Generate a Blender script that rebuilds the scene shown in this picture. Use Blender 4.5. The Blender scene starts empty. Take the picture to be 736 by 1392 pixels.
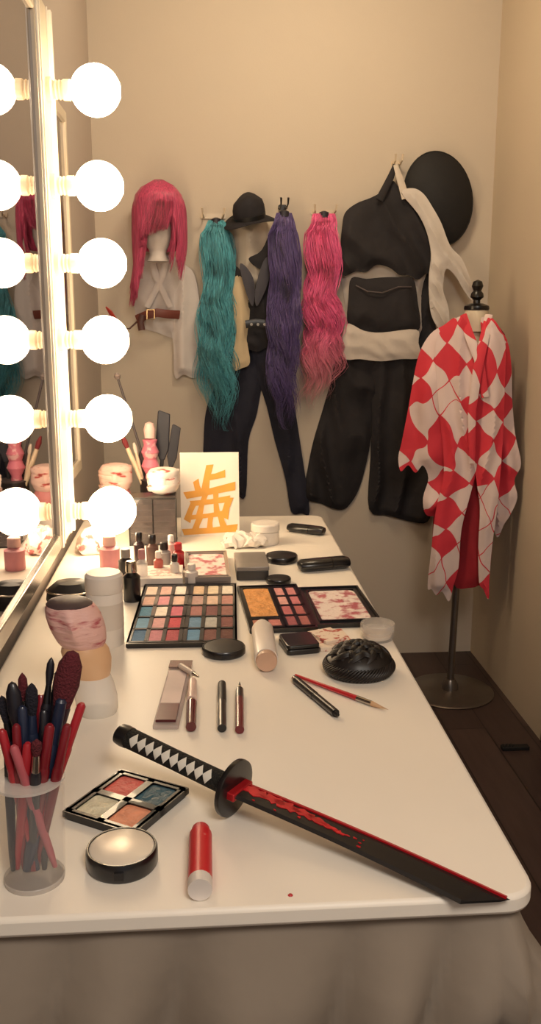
import bpy, bmesh, math, random
from mathutils import Vector, Matrix, noise
from mathutils.geometry import delaunay_2d_cdt
random.seed(7)
SC = bpy.context.scene
COL = SC.collection
PI = math.pi
R = math.radians
# ------------------------------------------------------------------ camera
F = 1250.0
YAW, PIT = R(4.15), R(12.45)
CAM = Vector((0, 0, 1.35))
FW = Vector((math.sin(YAW)*math.cos(PIT), math.cos(YAW)*math.cos(PIT), -math.sin(PIT)))
RT = Vector((math.cos(YAW), -math.sin(YAW), 0))
UP = Vector((math.sin(YAW)*math.sin(PIT), math.cos(YAW)*math.sin(PIT), math.cos(PIT)))
cd = bpy.data.cameras.new('camera'); co = bpy.data.objects.new('camera', cd); COL.objects.link(co)
cd.sensor_fit = 'VERTICAL'; cd.sensor_height = 24; cd.lens = F/1392*24; cd.clip_start = .02
m = Matrix((RT, UP, -FW)).transposed().to_4x4(); m.translation = CAM; co.matrix_world = m
SC.camera = co
TZ = .75
def ray(px, py): return FW + RT*((px-368)/F) + UP*((696-py)/F)
def onz(px, py, z=TZ):
    d = ray(px, py); return CAM + d*((z-CAM.z)/d.z)
def ony(px, py, y):
    d = ray(px, py); return CAM + d*((y-CAM.y)/d.y)
def onplane(px, py, p, n):
    d = ray(px, py); return CAM + d*((p-CAM).dot(n)/d.dot(n))
def depth(p): return (p-CAM).dot(FW)
def stand(px, pyb, pyt, w, z=TZ):
    p = onz(px, pyb, z); r = w/2*depth(p)/F
    y = p.y + r; c = ony(px, pyb, y); c = Vector((c.x, y, z))
    h = ony(px, pyt, y + r*.8).z - z
    return c, r, h
# ------------------------------------------------------------------ materials
def lin(c): return c/12.92 if c <= .04045 else ((c+.055)/1.055)**2.4
def hexc(h):
    h = h.lstrip('#'); return tuple(lin(int(h[i:i+2], 16)/255) for i in (0, 2, 4)) + (1,)
MC = {}
def M(col, rough=.5, metal=0, var=.15, scale=12, bump=0, bscale=120, trans=0, emit=0, sheen=0, coat=0, stretch=None, alpha=1, col2=None, thr=None, soft=.03, endcol=None, z0=0, z1=0):
    key = (col, rough, metal, var, scale, bump, bscale, trans, emit, sheen, coat, stretch, alpha, col2, thr, soft, endcol, z0, z1)
    if key in MC: return MC[key]
    mt = bpy.data.materials.new('surface_' + col.strip('#')); mt.use_nodes = True
    nt = mt.node_tree; b = nt.nodes['Principled BSDF']
    tc = nt.nodes.new('ShaderNodeTexCoord'); mp = nt.nodes.new('ShaderNodeMapping')
    nt.links.new(tc.outputs['Object'], mp.inputs[0])
    if stretch: mp.inputs['Scale'].default_value = stretch
    nz = nt.nodes.new('ShaderNodeTexNoise'); nz.inputs['Scale'].default_value = scale; nz.inputs['Detail'].default_value = 4
    nt.links.new(mp.outputs[0], nz.inputs['Vector'])
    cr = nt.nodes.new('ShaderNodeValToRGB'); nt.links.new(nz.outputs[0], cr.inputs[0])
    c = hexc(col)
    if col2:
        e = cr.color_ramp.elements; t = thr or .5
        e[0].position = t-soft; e[1].position = t+soft; e[0].color = c; e[1].color = hexc(col2)
    else:
        e = cr.color_ramp.elements; e[0].position = .3; e[1].position = .7
        e[0].color = tuple(x*(1-var) for x in c[:3]) + (1,); e[1].color = tuple(min(1, x*(1+var)) for x in c[:3]) + (1,)
    out = cr.outputs[0]
    if endcol:      # dyed ends: colour changes down the length of the piece
        sp = nt.nodes.new('ShaderNodeSeparateXYZ'); nt.links.new(tc.outputs['Object'], sp.inputs[0])
        mr = nt.nodes.new('ShaderNodeMapRange'); mr.inputs[1].default_value = z0; mr.inputs[2].default_value = z1; nt.links.new(sp.outputs[2], mr.inputs[0])
        mx = nt.nodes.new('ShaderNodeMix'); mx.data_type = 'RGBA'; nt.links.new(mr.outputs[0], mx.inputs[0]); nt.links.new(out, mx.inputs[6]); mx.inputs[7].default_value = hexc(endcol)
        out = mx.outputs[2]
    nt.links.new(out, b.inputs['Base Color'])
    b.inputs['Roughness'].default_value = rough; b.inputs['Metallic'].default_value = metal
    b.inputs['Transmission Weight'].default_value = trans; b.inputs['Alpha'].default_value = alpha
    b.inputs['Sheen Weight'].default_value = sheen; b.inputs['Coat Weight'].default_value = coat
    if emit:
        b.inputs['Emission Color'].default_value = c; b.inputs['Emission Strength'].default_value = emit
    if bump:
        n2 = nt.nodes.new('ShaderNodeTexNoise'); n2.inputs['Scale'].default_value = bscale; n2.inputs['Detail'].default_value = 3
        nt.links.new(mp.outputs[0], n2.inputs['Vector'])
        bp = nt.nodes.new('ShaderNodeBump'); bp.inputs['Strength'].default_value = bump; bp.inputs['Distance'].default_value = .01
        nt.links.new(n2.outputs[0], bp.inputs['Height']); nt.links.new(bp.outputs[0], b.inputs['Normal'])
    MC[key] = mt; return mt
def floor_mat():
    mt = bpy.data.materials.new('dark_wood_planks'); mt.use_nodes = True; nt = mt.node_tree; b = nt.nodes['Principled BSDF']
    tc = nt.nodes.new('ShaderNodeTexCoord'); mp = nt.nodes.new('ShaderNodeMapping'); mp.inputs['Rotation'].default_value = (0, 0, R(90))
    nt.links.new(tc.outputs['Object'], mp.inputs[0])
    br = nt.nodes.new('ShaderNodeTexBrick'); br.inputs['Scale'].default_value = 1; br.inputs['Brick Width'].default_value = 1.1
    br.inputs['Row Height'].default_value = .13; br.inputs['Mortar Size'].default_value = .002
    br.inputs['Color1'].default_value = hexc('#5a4640'); br.inputs['Color2'].default_value = hexc('#483632'); br.inputs['Mortar'].default_value = hexc('#201613')
    nt.links.new(mp.outputs[0], br.inputs[0])
    nz = nt.nodes.new('ShaderNodeTexNoise'); nz.inputs['Scale'].default_value = 6
    mp2 = nt.nodes.new('ShaderNodeMapping'); mp2.inputs['Scale'].default_value = (8, 1, 1); nt.links.new(tc.outputs['Object'], mp2.inputs[0]); nt.links.new(mp2.outputs[0], nz.inputs[0])
    mx = nt.nodes.new('ShaderNodeMix'); mx.data_type = 'RGBA'; mx.blend_type = 'MULTIPLY'; mx.inputs[0].default_value = .5
    nt.links.new(br.outputs[0], mx.inputs[6]); nt.links.new(nz.outputs[0], mx.inputs[7]); nt.links.new(mx.outputs[2], b.inputs['Base Color'])
    b.inputs['Roughness'].default_value = .42
    return mt
def kimono_mat():
    mt = bpy.data.materials.new('red_white_diamond_cloth'); mt.use_nodes = True; nt = mt.node_tree; b = nt.nodes['Principled BSDF']
    L = nt.links.new
    tc = nt.nodes.new('ShaderNodeTexCoord')
    nz = nt.nodes.new('ShaderNodeTexNoise'); nz.inputs['Scale'].default_value = 4.0; nz.inputs['Detail'].default_value = 2; L(tc.outputs['Object'], nz.inputs[0])
    va = nt.nodes.new('ShaderNodeVectorMath'); va.operation = 'MULTIPLY_ADD'; L(nz.outputs['Color'], va.inputs[0]); va.inputs[1].default_value = (.15, 0, .18); L(tc.outputs['Object'], va.inputs[2])
    sp = nt.nodes.new('ShaderNodeSeparateXYZ'); L(va.outputs[0], sp.inputs[0])
    def mth(op, a, bb=None):
        n = nt.nodes.new('ShaderNodeMath'); n.operation = op
        for i, v in enumerate((a, bb)):
            if v is None: continue
            if isinstance(v, (int, float)): n.inputs[i].default_value = v
            else: L(v, n.inputs[i])
        return n.outputs[0]
    x = mth('DIVIDE', sp.outputs[0], .090); z = mth('DIVIDE', sp.outputs[2], .125)
    u = mth('ADD', x, z); v = mth('SUBTRACT', x, z)
    par = mth('ABSOLUTE', mth('MODULO', mth('ADD', mth('FLOOR', u), mth('FLOOR', v)), 2))
    fu = mth('FRACT', u); fv = mth('FRACT', v)
    line = mth('MAXIMUM', mth('LESS_THAN', fu, .045), mth('LESS_THAN', fv, .045))
    cv = nt.nodes.new('ShaderNodeCombineXYZ'); L(mth('FLOOR', u), cv.inputs[0]); L(mth('FLOOR', v), cv.inputs[1])
    wn = nt.nodes.new('ShaderNodeTexWhiteNoise'); L(cv.outputs[0], wn.inputs[0])
    zz = mth('MULTIPLY', sp.outputs[2], .75)
    mask = mth('GREATER_THAN', mth('ADD', wn.outputs[0], zz), .62)
    red = mth('MAXIMUM', mth('MULTIPLY', mth('GREATER_THAN', par, .5), mask), line)
    mx = nt.nodes.new('ShaderNodeMix'); mx.data_type = 'RGBA'; L(red, mx.inputs[0])
    mx.inputs[6].default_value = hexc('#dac4c0'); mx.inputs[7].default_value = hexc('#cf3040'); L(mx.outputs[2], b.inputs['Base Color'])
    b.inputs['Roughness'].default_value = .75
    n3 = nt.nodes.new('ShaderNodeTexNoise'); n3.inputs['Scale'].default_value = 14; L(tc.outputs['Object'], n3.inputs[0])
    bp = nt.nodes.new('ShaderNodeBump'); bp.inputs['Strength'].default_value = .5; bp.inputs['Distance'].default_value = .01; L(n3.outputs[0], bp.inputs['Height']); L(bp.outputs[0], b.inputs['Normal'])
    return mt
# ------------------------------------------------------------------ mesh helpers
def obj(name, bm, mat, parent=None, bev=0, flat=False, ang=38, world=False):
    if world and parent is not None:
        p = parent
        while p.parent: p = p.parent
        bm.transform(p.matrix_basis.inverted())
    bmesh.ops.recalc_face_normals(bm, faces=bm.faces)
    for e in bm.edges:
        if len(e.link_faces) == 2 and e.calc_face_angle(0) > R(ang): e.smooth = False
    for f in bm.faces: f.smooth = not flat
    me = bpy.data.meshes.new(name); bm.to_mesh(me); bm.free()
    if mat: me.materials.append(mat)
    o = bpy.data.objects.new(name, me); COL.objects.link(o)
    if parent is not None: o.parent = parent
    if bev:
        md = o.modifiers.new('bevel', 'BEVEL'); md.width = bev; md.segments = 2; md.limit_method = 'ANGLE'; md.angle_limit = R(40)
    return o
def thing(name, label, cat, loc=(0, 0, 0), rotz=0, group=None, mw=None):
    o = bpy.data.objects.new(name, None); COL.objects.link(o); o.empty_display_size = .02
    o['label'] = label; o['category'] = cat
    if group: o['group'] = group
    o.matrix_basis = mw if mw is not None else Matrix.Translation(Vector(loc)) @ Matrix.Rotation(rotz, 4, 'Z')
    return o
def solo(name, bm, mat, label, cat, group=None, **k):
    vs = [v.co for v in bm.verts]
    c = Vector(((min(v.x for v in vs)+max(v.x for v in vs))/2, (min(v.y for v in vs)+max(v.y for v in vs))/2, min(v.z for v in vs)))
    bm.transform(Matrix.Translation(-c))
    o = obj(name, bm, mat, **k); o.location = c
    o['label'] = label; o['category'] = cat
    if group: o['group'] = group
    return o
def struct(name, bm, mat, **k):
    o = obj(name, bm, mat, **k); o['kind'] = 'structure'; return o
def B(): return bmesh.new()
def box(bm, x0, x1, y0, y1, z0, z1, Mx=None):
    vs = [bm.verts.new(Vector((x, y, z))) for z in (z0, z1) for y in (y0, y1) for x in (x0, x1)]
    if Mx is not None:
        for v in vs: v.co = Mx @ v.co
    for q in ((0, 1, 3, 2), (4, 6, 7, 5), (0, 4, 5, 1), (1, 5, 7, 3), (3, 7, 6, 2), (2, 6, 4, 0)):
        bm.faces.new([vs[i] for i in q])
    return bm
def lathe(bm, prof, seg=28, Mx=None, sx=1, sy=1, fn=None):
    rings = []
    for r, z in prof:
        if r < 1e-6: pts = [Vector((0, 0, z))]
        else: pts = [Vector((r*sx*math.cos(2*PI*i/seg), r*sy*math.sin(2*PI*i/seg), z)) for i in range(seg)]
        if fn: pts = [fn(p) for p in pts]
        if Mx is not None: pts = [Mx @ p for p in pts]
        rings.append([bm.verts.new(p) for p in pts])
    for a, b in zip(rings, rings[1:]):
        if len(a) == 1 and len(b) == 1: continue
        for i in range(seg):
            j = (i+1) % seg
            if len(a) == 1: bm.faces.new((a[0], b[i], b[j]))
            elif len(b) == 1: bm.faces.new((a[i], a[j], b[0]))
            else: bm.faces.new((a[i], a[j], b[j], b[i]))
    if len(rings[0]) > 1: bm.faces.new(rings[0][::-1])
    if len(rings[-1]) > 1: bm.faces.new(rings[-1])
    return bm
def tube(bm, pts, rads, seg=8, flat=1.0, hint=None):
    pts = [Vector(p) for p in pts]; n = len(pts)
    if isinstance(rads, (int, float)): rads = [rads]*n
    T = [(pts[min(i+1, n-1)]-pts[max(i-1, 0)]).normalized() for i in range(n)]
    h = Vector(hint) if hint else (Vector((0, 0, 1)) if abs(T[0].z) < .9 else Vector((0, 1, 0)))
    N = (h - T[0]*h.dot(T[0])).normalized(); rings = []
    cs = [(math.cos(2*PI*k/seg), math.sin(2*PI*k/seg)) for k in range(seg)]
    for i in range(n):
        N = (N - T[i]*N.dot(T[i])).normalized(); Bn = T[i].cross(N)
        rings.append([bm.verts.new(pts[i] + N*(c_*rads[i]*flat) + Bn*(s_*rads[i])) for c_, s_ in cs])
    for a, b in zip(rings, rings[1:]):
        for k in range(seg):
            j = (k+1) % seg; bm.faces.new((a[k], a[j], b[j], b[k]))
    bm.faces.new(rings[0][::-1]); bm.faces.new(rings[-1])
    return bm
def prism(bm, poly, z0, z1, Mx=None):
    a = [Vector((p[0], p[1], z0)) for p in poly]; b = [Vector((p[0], p[1], z1)) for p in poly]
    if Mx is not None: a = [Mx @ p for p in a]; b = [Mx @ p for p in b]
    a = [bm.verts.new(p) for p in a]; b = [bm.verts.new(p) for p in b]; n = len(a)
    bm.faces.new(a[::-1]); bm.faces.new(b)
    for i in range(n): bm.faces.new((a[i], a[(i+1) % n], b[(i+1) % n], b[i]))
    return bm
def axm(a, b, up=(0, 0, 1)):
    a = Vector(a); b = Vector(b); z = (b-a).normalized(); u = Vector(up)
    if abs(z.dot(u)) > .95: u = Vector((0, 1, 0))
    x = u.cross(z).normalized(); y = z.cross(x)
    mm = Matrix((x, y, z)).transposed().to_4x4(); mm.translation = a; return mm
def rrect(w, d, r, n=5):
    o = []
    for cx, cy, a0 in ((w/2-r, d/2-r, 0), (-w/2+r, d/2-r, 90), (-w/2+r, -d/2+r, 180), (w/2-r, -d/2+r, 270)):
        for i in range(n+1):
            a = R(a0+90*i/n); o.append((cx+r*math.cos(a), cy+r*math.sin(a)))
    return o
def smooth_outline(pts, n=4):
    o = []; L = len(pts)
    for i in range(L):
        p0, p1, p2, p3 = (Vector(pts[(i+k) % L]) for k in (-1, 0, 1, 2))
        for k in range(n):
            t = k/n
            o.append(.5*((2*p1) + (p2-p0)*t + (2*p0-5*p1+4*p2-p3)*t*t + (3*p1-p0-3*p2+p3)*t**3))
    return o
def panel(bm, outline, P, N, thick=.02, back=0, w=.05, sp=.0100, folds=.008, freq=60, slant=0, seed=0, n=4, fan=0):
    """a hanging piece of cloth: outline traced on a plane, thin, with creased folds"""
    P = Vector(P); N = Vector(N).normalized()
    e1 = Vector((0, 0, 1)).cross(N).normalized()
    if e1.x < 0: e1 = -e1
    e2 = Vector((0, 0, 1)); e2 = (e2 - N*e2.dot(N)).normalized()
    tow = N if N.dot(CAM-P) > 0 else -N
    out = []
    for q in smooth_outline(outline, n):
        d = onplane(q[0], q[1], P, N) - P; out.append(Vector((d.dot(e1), d.dot(e2))))
    L = len(out)
    def dist(p):
        best = 9
        for i in range(L):
            a = out[i]; b = out[(i+1) % L]; ab = b-a; l = ab.length_squared
            t = max(0, min(1, (p-a).dot(ab)/l)) if l > 0 else 0
            best = min(best, (p-(a+ab*t)).length)
        return best
    def inside(p):
        c = False
        for i in range(L):
            a = out[i]; b = out[(i+1) % L]
            if (a.y > p.y) != (b.y > p.y) and p.x < (b.x-a.x)*(p.y-a.y)/(b.y-a.y)+a.x: c = not c
        return c
    pts = list(out)
    x0 = min(p.x for p in out); x1 = max(p.x for p in out); y0 = min(p.y for p in out); y1 = max(p.y for p in out)
    y = y0; k = 0
    while y < y1:
        x = x0 + (sp/2 if k % 2 else 0)
        while x < x1:
            p = Vector((x, y))
            if inside(p) and dist(p) > sp*.45: pts.append(p)
            x += sp
        y += sp*.87; k += 1
    V, E, Fc, *_ = delaunay_2d_cdt(pts, [(i, (i+1) % L) for i in range(L)], [], 1, 1e-5)
    front = []; bk = []; xm = (x0+x1)/2
    for p in V:
        d = dist(p); t = min(1, d/w); g = t*t*(3-2*t)
        e_ = min(1, d/.025); ge = .40+.60*e_*e_*(3-2*e_)
        nz = noise.noise(Vector((p.x*7+seed, p.y*3, seed)))
        nz2 = noise.noise(Vector((p.x*20+seed, p.y*9, seed+5)))
        top = (p.y-y0)/(y1-y0+1e-6)
        ph = ((p.x-xm)*(1-fan*(1-top)*.5)+slant*p.y)*freq*.62 + nz*3.4
        fo = 1-1.7*(math.sqrt(math.sin(ph)**2+.02)-.1)
        h = g*thick*.6 + ge*(folds*(fo*(.55+.55*(1-top)) + nz*1.0 + nz2*.3)+folds*.9)
        h = max(.0006, h)
        base = P + e1*p.x + e2*p.y
        front.append(bm.verts.new(base + tow*(h+.0015)))
        bk.append(bm.verts.new(base - tow*(g*back)))
    for f in Fc:
        try:
            bm.faces.new([front[i] for i in f]); bm.faces.new([bk[i] for i in reversed(f)])
        except ValueError: pass
    be = [e for e in bm.edges if len(e.link_faces) == 1]
    idx = {v: i for i, v in enumerate(front)}
    for e in be:
        a, b = e.verts
        if a in idx and b in idx:
            try: bm.faces.new((a, b, bk[idx[b]], bk[idx[a]]))
            except ValueError: pass
    return bm
YN = Vector((0, -1, 0))
def wallp(bm, outline, y, **k): return panel(bm, outline, (0, y, 1), YN, **k)
# ------------------------------------------------------------------ setting
XL, XR, YB, ZC = -.375, 1.06, 3.44, 2.6
WB = YB-.003
wallm = M('#c2b5a5', .85, var=.03, scale=1.5, bump=.05, bscale=200)
struct('wall_back', box(B(), XL-.1, XR+.1, YB, YB+.1, 0, ZC), wallm)
struct('wall_left', box(B(), XL-.1, XL, -1.2, YB, 0, ZC), M('#beb1a6', .85, var=.03, scale=1.5, bump=.05, bscale=200))
struct('wall_right', box(B(), XR, XR+.1, 2.64, YB, 0, ZC), M('#c4b5a0', .85, var=.03, scale=1.5, bump=.05, bscale=200))
struct('floor', box(B(), XL-.1, 2.2, -1.2, YB, -.05, 0), floor_mat())
struct('ceiling', box(B(), XL-.1, 2.2, -1.2, YB, ZC, ZC+.05), M('#cdbb9c', .9, var=.03))
d = struct('door_1', box(B(), XR+.01, XR+.06, 1.7, 2.60, .01, 2.05), M('#17120f', .5, var=.2), bev=.003)
hb = B(); tube(hb, [(XR+.01, 1.8, 1.0), (XR-.03, 1.8, 1.0), (XR-.03, 1.9, 1.0)], .008); obj('door_handle', hb, M('#8a8378', .3, 1), d)
struct('trim_1', box(box(B(), XR-.005, XR+.1, 2.60, 2.64, 0, 2.1), XR-.005, XR+.1, 1.66, 1.70, 0, 2.1), M('#0e0b0a', .5), bev=.003)
struct('wall_front_right', box(B(), XR, XR+.1, -1.2, 1.66, 0, ZC), wallm)
ob = B(); a = onz(682, 1019, 0); b = onz(722, 1022, 0)
box(ob, a.x, b.x, a.y-.012, a.y+.012, 0, .012)
for k in range(3): box(ob, a.x+.012*k+.004, a.x+.012*k+.012, a.y-.009, a.y+.009, .012, .016)
solo('door_wedge', ob, M('#14100e', .7), 'small flat black door wedge lying on the dark floor beside the right wall', 'wedge', bev=.002)
# ------------------------------------------------------------------ table and skirt
TX0, TX1, TY0, TY1 = -.355, .345, .832, 2.66
cx, cy = (TX0+TX1)/2, (TY0+TY1)/2
t = thing('long_table', 'long white-topped table with rounded corners carrying the make-up and sword', 'table', (cx, cy, 0))
W = TX1-TX0; D = TY1-TY0
obj('tabletop', prism(B(), rrect(W, D, .035, 8), .727, .75), M('#f2e9dc', .42, var=.02, scale=4), t, bev=.005, ang=30)
for sx in (-1, 1):
    for sy in (-1, 1):
        obj('leg', tube(B(), [(sx*.3, sy*.82, 0), (sx*.3, sy*.78, .727)], .014, 10), M('#55524e', .4, .8), t)
cb = B()
rr = rrect(W-.02, D-.02, .03, 6); dense = []
for i in range(len(rr)):
    a = Vector(rr[i]); b = Vector(rr[(i+1) % len(rr)]); n = max(1, int((b-a).length/.008))
    for k in range(n): dense.append(a.lerp(b, k/n))
def cloth_ring(z, f):
    vs = []; W_ = (W-.02)/2-.03; D_ = (D-.02)/2-.03
    for p in dense:
        nn = Vector((max(0, abs(p.x)-W_)*(1 if p.x > 0 else -1), max(0, abs(p.y)-D_)*(1 if p.y > 0 else -1)))
        nn = nn.normalized() if nn.length > 0 else nn
        s = p.x + p.y*1.3
        nz = noise.noise(Vector((s*3.1, z*2.2, 0)))
        wv = (math.sqrt(math.sin(s*26+4.4*nz)**2+.01))*.046*f + .014*f*noise.noise(Vector((s*14, z*4, 2)))
        if nn.x > .1 and nn.y < -.1: wv += .030*f
        if nn.x < -.1: wv = 0
        q = p + nn*(wv-.006)
        q.x = max(q.x, XL+.01-cx)
        vs.append(cb.verts.new((q.x+cx, q.y+cy, z)))
    return vs
rings = [cloth_ring(.7265-.020*k, min(1, k/5)) for k in range(35)]
for a, b in zip(rings, rings[1:]):
    n = len(a)
    for i in range(n): cb.faces.new((a[i], a[(i+1) % n], b[(i+1) % n], b[i]))
o = obj('table_skirt', cb, M('#8d8072', .85, var=.06, scale=5, bump=.4, bscale=12), ang=80)
o['label'] = 'brownish off-white cloth skirt hanging below the front edge of the long table'; o['category'] = 'table skirt'
# ------------------------------------------------------------------ mirror with bulbs
MX, FX = -.339, -.331
cream = M('#d6c8b2', .35, var=.04); bright = M('#f8f0e2', .3, var=.02)
mz0, mz1, my0, my1 = .812, 1.945, .55, 2.27
t = thing('vanity_mirror', 'big dressing mirror on the left wall with a column of glowing round bulbs', 'mirror', (XL, 1.3, mz0))
def rail(y0, y1, z0, z1, mat=cream):
    b = box(B(), XL+.001, FX, y0, y1, z0, z1); return obj('frame_rail', b, mat, t, bev=.003, world=True)
fr = rail(my1-.20, my1, mz0, mz1+.05); rail(my0, my0+.16, mz0, mz1+.05)
rail(my0+.16, my1-.20, mz0-.0, mz0+.035, M('#a79c90', .25, .7)); rail(my0+.16, my1-.20, mz1, mz1+.05)
b = B()
for yy, ww, hh_ in ((my1-.190, .014, .004), (my1-.15, .006, .003), (my1-.022, .018, .007), (my1-.045, .005, .003)): box(b, FX, FX+hh_, yy, yy+ww, mz0, mz1+.05)
obj('lit_trim_strip', b, bright, fr, bev=.001, world=True)  # the rail's lit bright band, put into the paler colour of these strips
obj('mirror_glass', box(B(), XL+.005, MX, my0+.15, my1-.19, mz0+.03, mz1+.005), M('#7c7680', .015, 1, var=.01), t, world=True)
bulbm = M('#ffe4bc', .3, var=.0, emit=20)
sockm = M('#efe3cc', .35, var=.05)
YBULB = 2.19
for (px, py, rp) in ((132, 123, 34), (133, 253, 33), (135, 358, 33), (136, 462, 32.5), (139, 569, 32.5), (147, 694, 33)):
    c = ony(px, py, YBULB); c.x = -.226; r = rp*depth(c)/F
    mm = axm((FX, YBULB, c.z), c, (0, 1, 0))
    L = c.x-FX
    s = lathe(B(), [(.026, 0), (.026, .010), (.02, .013), (.018, .016), (.021, .020), (.018, .024), (.021, .028), (.018, .032), (.022, .036), (.022, .050), (.0, .050)], 24, mm)
    so = obj('bulb_socket', s, sockm, t, world=True)
    prof = []
    for k in range(0, 17):
        a = PI*(k/16); rad = r*math.sin(a); z = L-r*math.cos(a)
        prof.append((max(rad, .0 if k == 16 else .015), z))
    obj('light_bulb', lathe(B(), prof, 32, mm), bulbm, so, world=True)
t = thing('wall_mirror', 'narrow unlit white-framed mirror on the left wall beyond the bulbs', 'mirror', (XL, 2.5, .92))
for (y0, y1, z0, z1) in ((2.33, 2.35, .9, 1.86), (2.62, 2.645, .9, 1.86), (2.35, 2.62, .9, .93), (2.35, 2.62, 1.83, 1.86)):
    obj('frame_rail', box(B(), XL+.001, -.352, y0, y1, z0, z1), cream, t, bev=.003, world=True)
obj('mirror_glass', box(B(), XL+.001, -.360, 2.34, 2.63, .92, 1.84), M('#7d777c', .08, 1, var=.01), t, world=True)
# ------------------------------------------------------------------ hair
def hairm(c, var=.45, **k): return M(c, .42, var=var, scale=45, stretch=(6, 6, .35), sheen=.1, **k)
def ponytail(name, label, spine, clumps, per, colr, y, amp=5, waves=4, seed=1, curl=1.0, group='long wavy hairpieces hung on the back wall'):
    rnd = random.Random(seed); bm = B()
    def at(s):
        s = min(1, s); f = s*(len(spine)-1); i = min(int(f), len(spine)-2); k = f-i
        a = spine[i]; b = spine[i+1]; return [a[j]*(1-k)+b[j]*k for j in range(3)]
    for c_ in range(clumps):
        u = -1+2*(c_+.5)/clumps; u = u*.95+rnd.uniform(-.06, .06)
        layer = rnd.choice((0, .35, .7, 1.0)); ln = rnd.uniform(.80, 1.0)
        if c_ % 3 == 0: ln = rnd.uniform(.93, 1.03)
        ph = u*.7+rnd.uniform(-.6, .6); fr = rnd.uniform(.90, 1.10); aa = amp*rnd.uniform(.7, 1.4); ci = rnd.choice((-1, 1))*rnd.uniform(1, 6)*curl
        for q in range(per):
            a0 = rnd.uniform(0, 2*PI); r0 = math.sqrt(rnd.uniform(0, 1)); ox = math.cos(a0)*r0; oy = math.sin(a0)*r0
            l2 = ln*rnd.uniform(.80, 1.02); pj = ph+rnd.uniform(-.45, .45); fj = fr*rnd.uniform(.97, 1.03); pts = []; rd = []; K = 32
            stray = rnd.uniform(-1, 1)*(7 if rnd.random() < .15 else 2.0); aj = aa*rnd.uniform(.75, 1.2)
            for k in range(K):
                s = k/(K-1)*l2; c = at(s); mod = min(1, s*3)
                wv = math.sin(2*PI*waves*fj*s+pj)
                spread = (c[2]*.38)*(1-.35*max(0, s-.4)/.6)
                x = c[0] + u*c[2]*.76 + ox*spread + aj*mod*(.75+.5*s)*wv + ci*max(0, s-.8)*5*s + stray*s*s
                p = ony(x, c[1], y)
                g = math.sqrt(max(0, 1-u*u*.85))
                p.y -= .006+(.016+.020*layer)*g*min(1, s*5+.3)+.010*oy+.008*math.cos(2*PI*waves*fj*s+pj)*mod
                pts.append(p); rd.append(.00120*(1 if k < K-7 else max(.12, (K-1-k)/7)))
            tube(bm, pts, rd, 3, 1)
        pts = []; rd = []
        for k in range(26):
            s = k/25*ln*.80; c = at(s); mod = min(1, s*3)
            x = c[0]+u*c[2]*.76+aa*mod*(.75+.5*s)*math.sin(2*PI*waves*fr*s+ph)+ci*max(0, s-.8)*5*s
            p = ony(x, c[1], y); g = math.sqrt(max(0, 1-u*u*.85))
            p.y -= .001+(.010+.018*layer)*g*min(1, s*5+.3)+.008*math.cos(2*PI*waves*fr*s+ph)*mod
            pts.append(p); rd.append(c[2]*.15*depth(p)/F*(1-.9*(k/25)**2))
        tube(bm, pts, rd, 6, .4)
    t = thing(name, label, 'hairpiece', ony(spine[0][0], spine[0][1], y), 0, group)
    hr = obj('hair', bm, colr, t, ang=120, world=True)
    p = ony(spine[0][0], spine[0][1]+2, y)
    obj('hair_tie', lathe(B(), [(.006, -.012), (.017, -.009), (.017, .009), (.006, .014)], 16, Matrix.Translation(p+Vector((0, -.016, 0)))), M('#22202a', .5), hr, world=True)
ponytail('hairpiece', 'teal green long wavy hairpiece hanging leftmost of the loose ones', [(294, 300, 10), (295, 320, 21), (297, 400, 22), (293, 460, 25), (295, 520, 28), (303, 584, 17)], 14, 42, hairm('#529fac'), 3.392, 4.4, 4.0, 3)
ponytail('hairpiece', 'dark purple long wavy hairpiece beside the black cap', [(386, 290, 10), (385, 320, 20), (387, 400, 22), (384, 460, 22), (386, 520, 24), (391, 582, 14)], 14, 42, hairm('#57467a'), 3.345, 3.8, 3.6, 5)
ponytail('hairpiece', 'bright pink long wavy hairpiece left of the black outfit', [(440, 291, 14), (438, 318, 21), (437, 400, 22), (440, 450, 25), (437, 500, 27), (422, 557, 15)], 14, 42, hairm('#ee6296', .25, endcol='#f4b0b4', z0=-.40, z1=-.68), 3.392, 5.4, 4.2, 8, 1.4)
for (px, py, lab) in ((290, 294, 'small pale wall hook above the teal hairpiece'), (384, 282, 'small dark wall hook above the purple hairpiece'), (440, 289, 'small pale wall hook above the pink hairpiece'), (538, 222, 'wall hook with peg above the black sleeveless top')):
    p = ony(px, py, YB); t = thing('wall_hook', lab, 'hook', p, 0, None)
    dkh = 'dark' in lab; mt = M('#1d1a1a', .4) if dkh else M('#cbb9a0', .3)
    obj('back_plate', prism(B(), rrect(.09 if 'pale' in lab else .03, .018, .006), 0, .006, Matrix.Translation(p) @ Matrix.Rotation(R(90), 4, 'X')), mt, t, world=True)
    re_ = .105 if dkh else .065
    for s in (-1, 1):
        x = s*(.034 if 'pale' in lab else .011)
        obj('hook_arm', tube(B(), [p+Vector((x, -.005, 0)), p+Vector((x, -re_*.5, -.008)), p+Vector((x*1.1, -re_*.92, .002)), p+Vector((x*1.15, -re_, .022))], [.003, .003, .003, .004], 8), mt, t, world=True)
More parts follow.
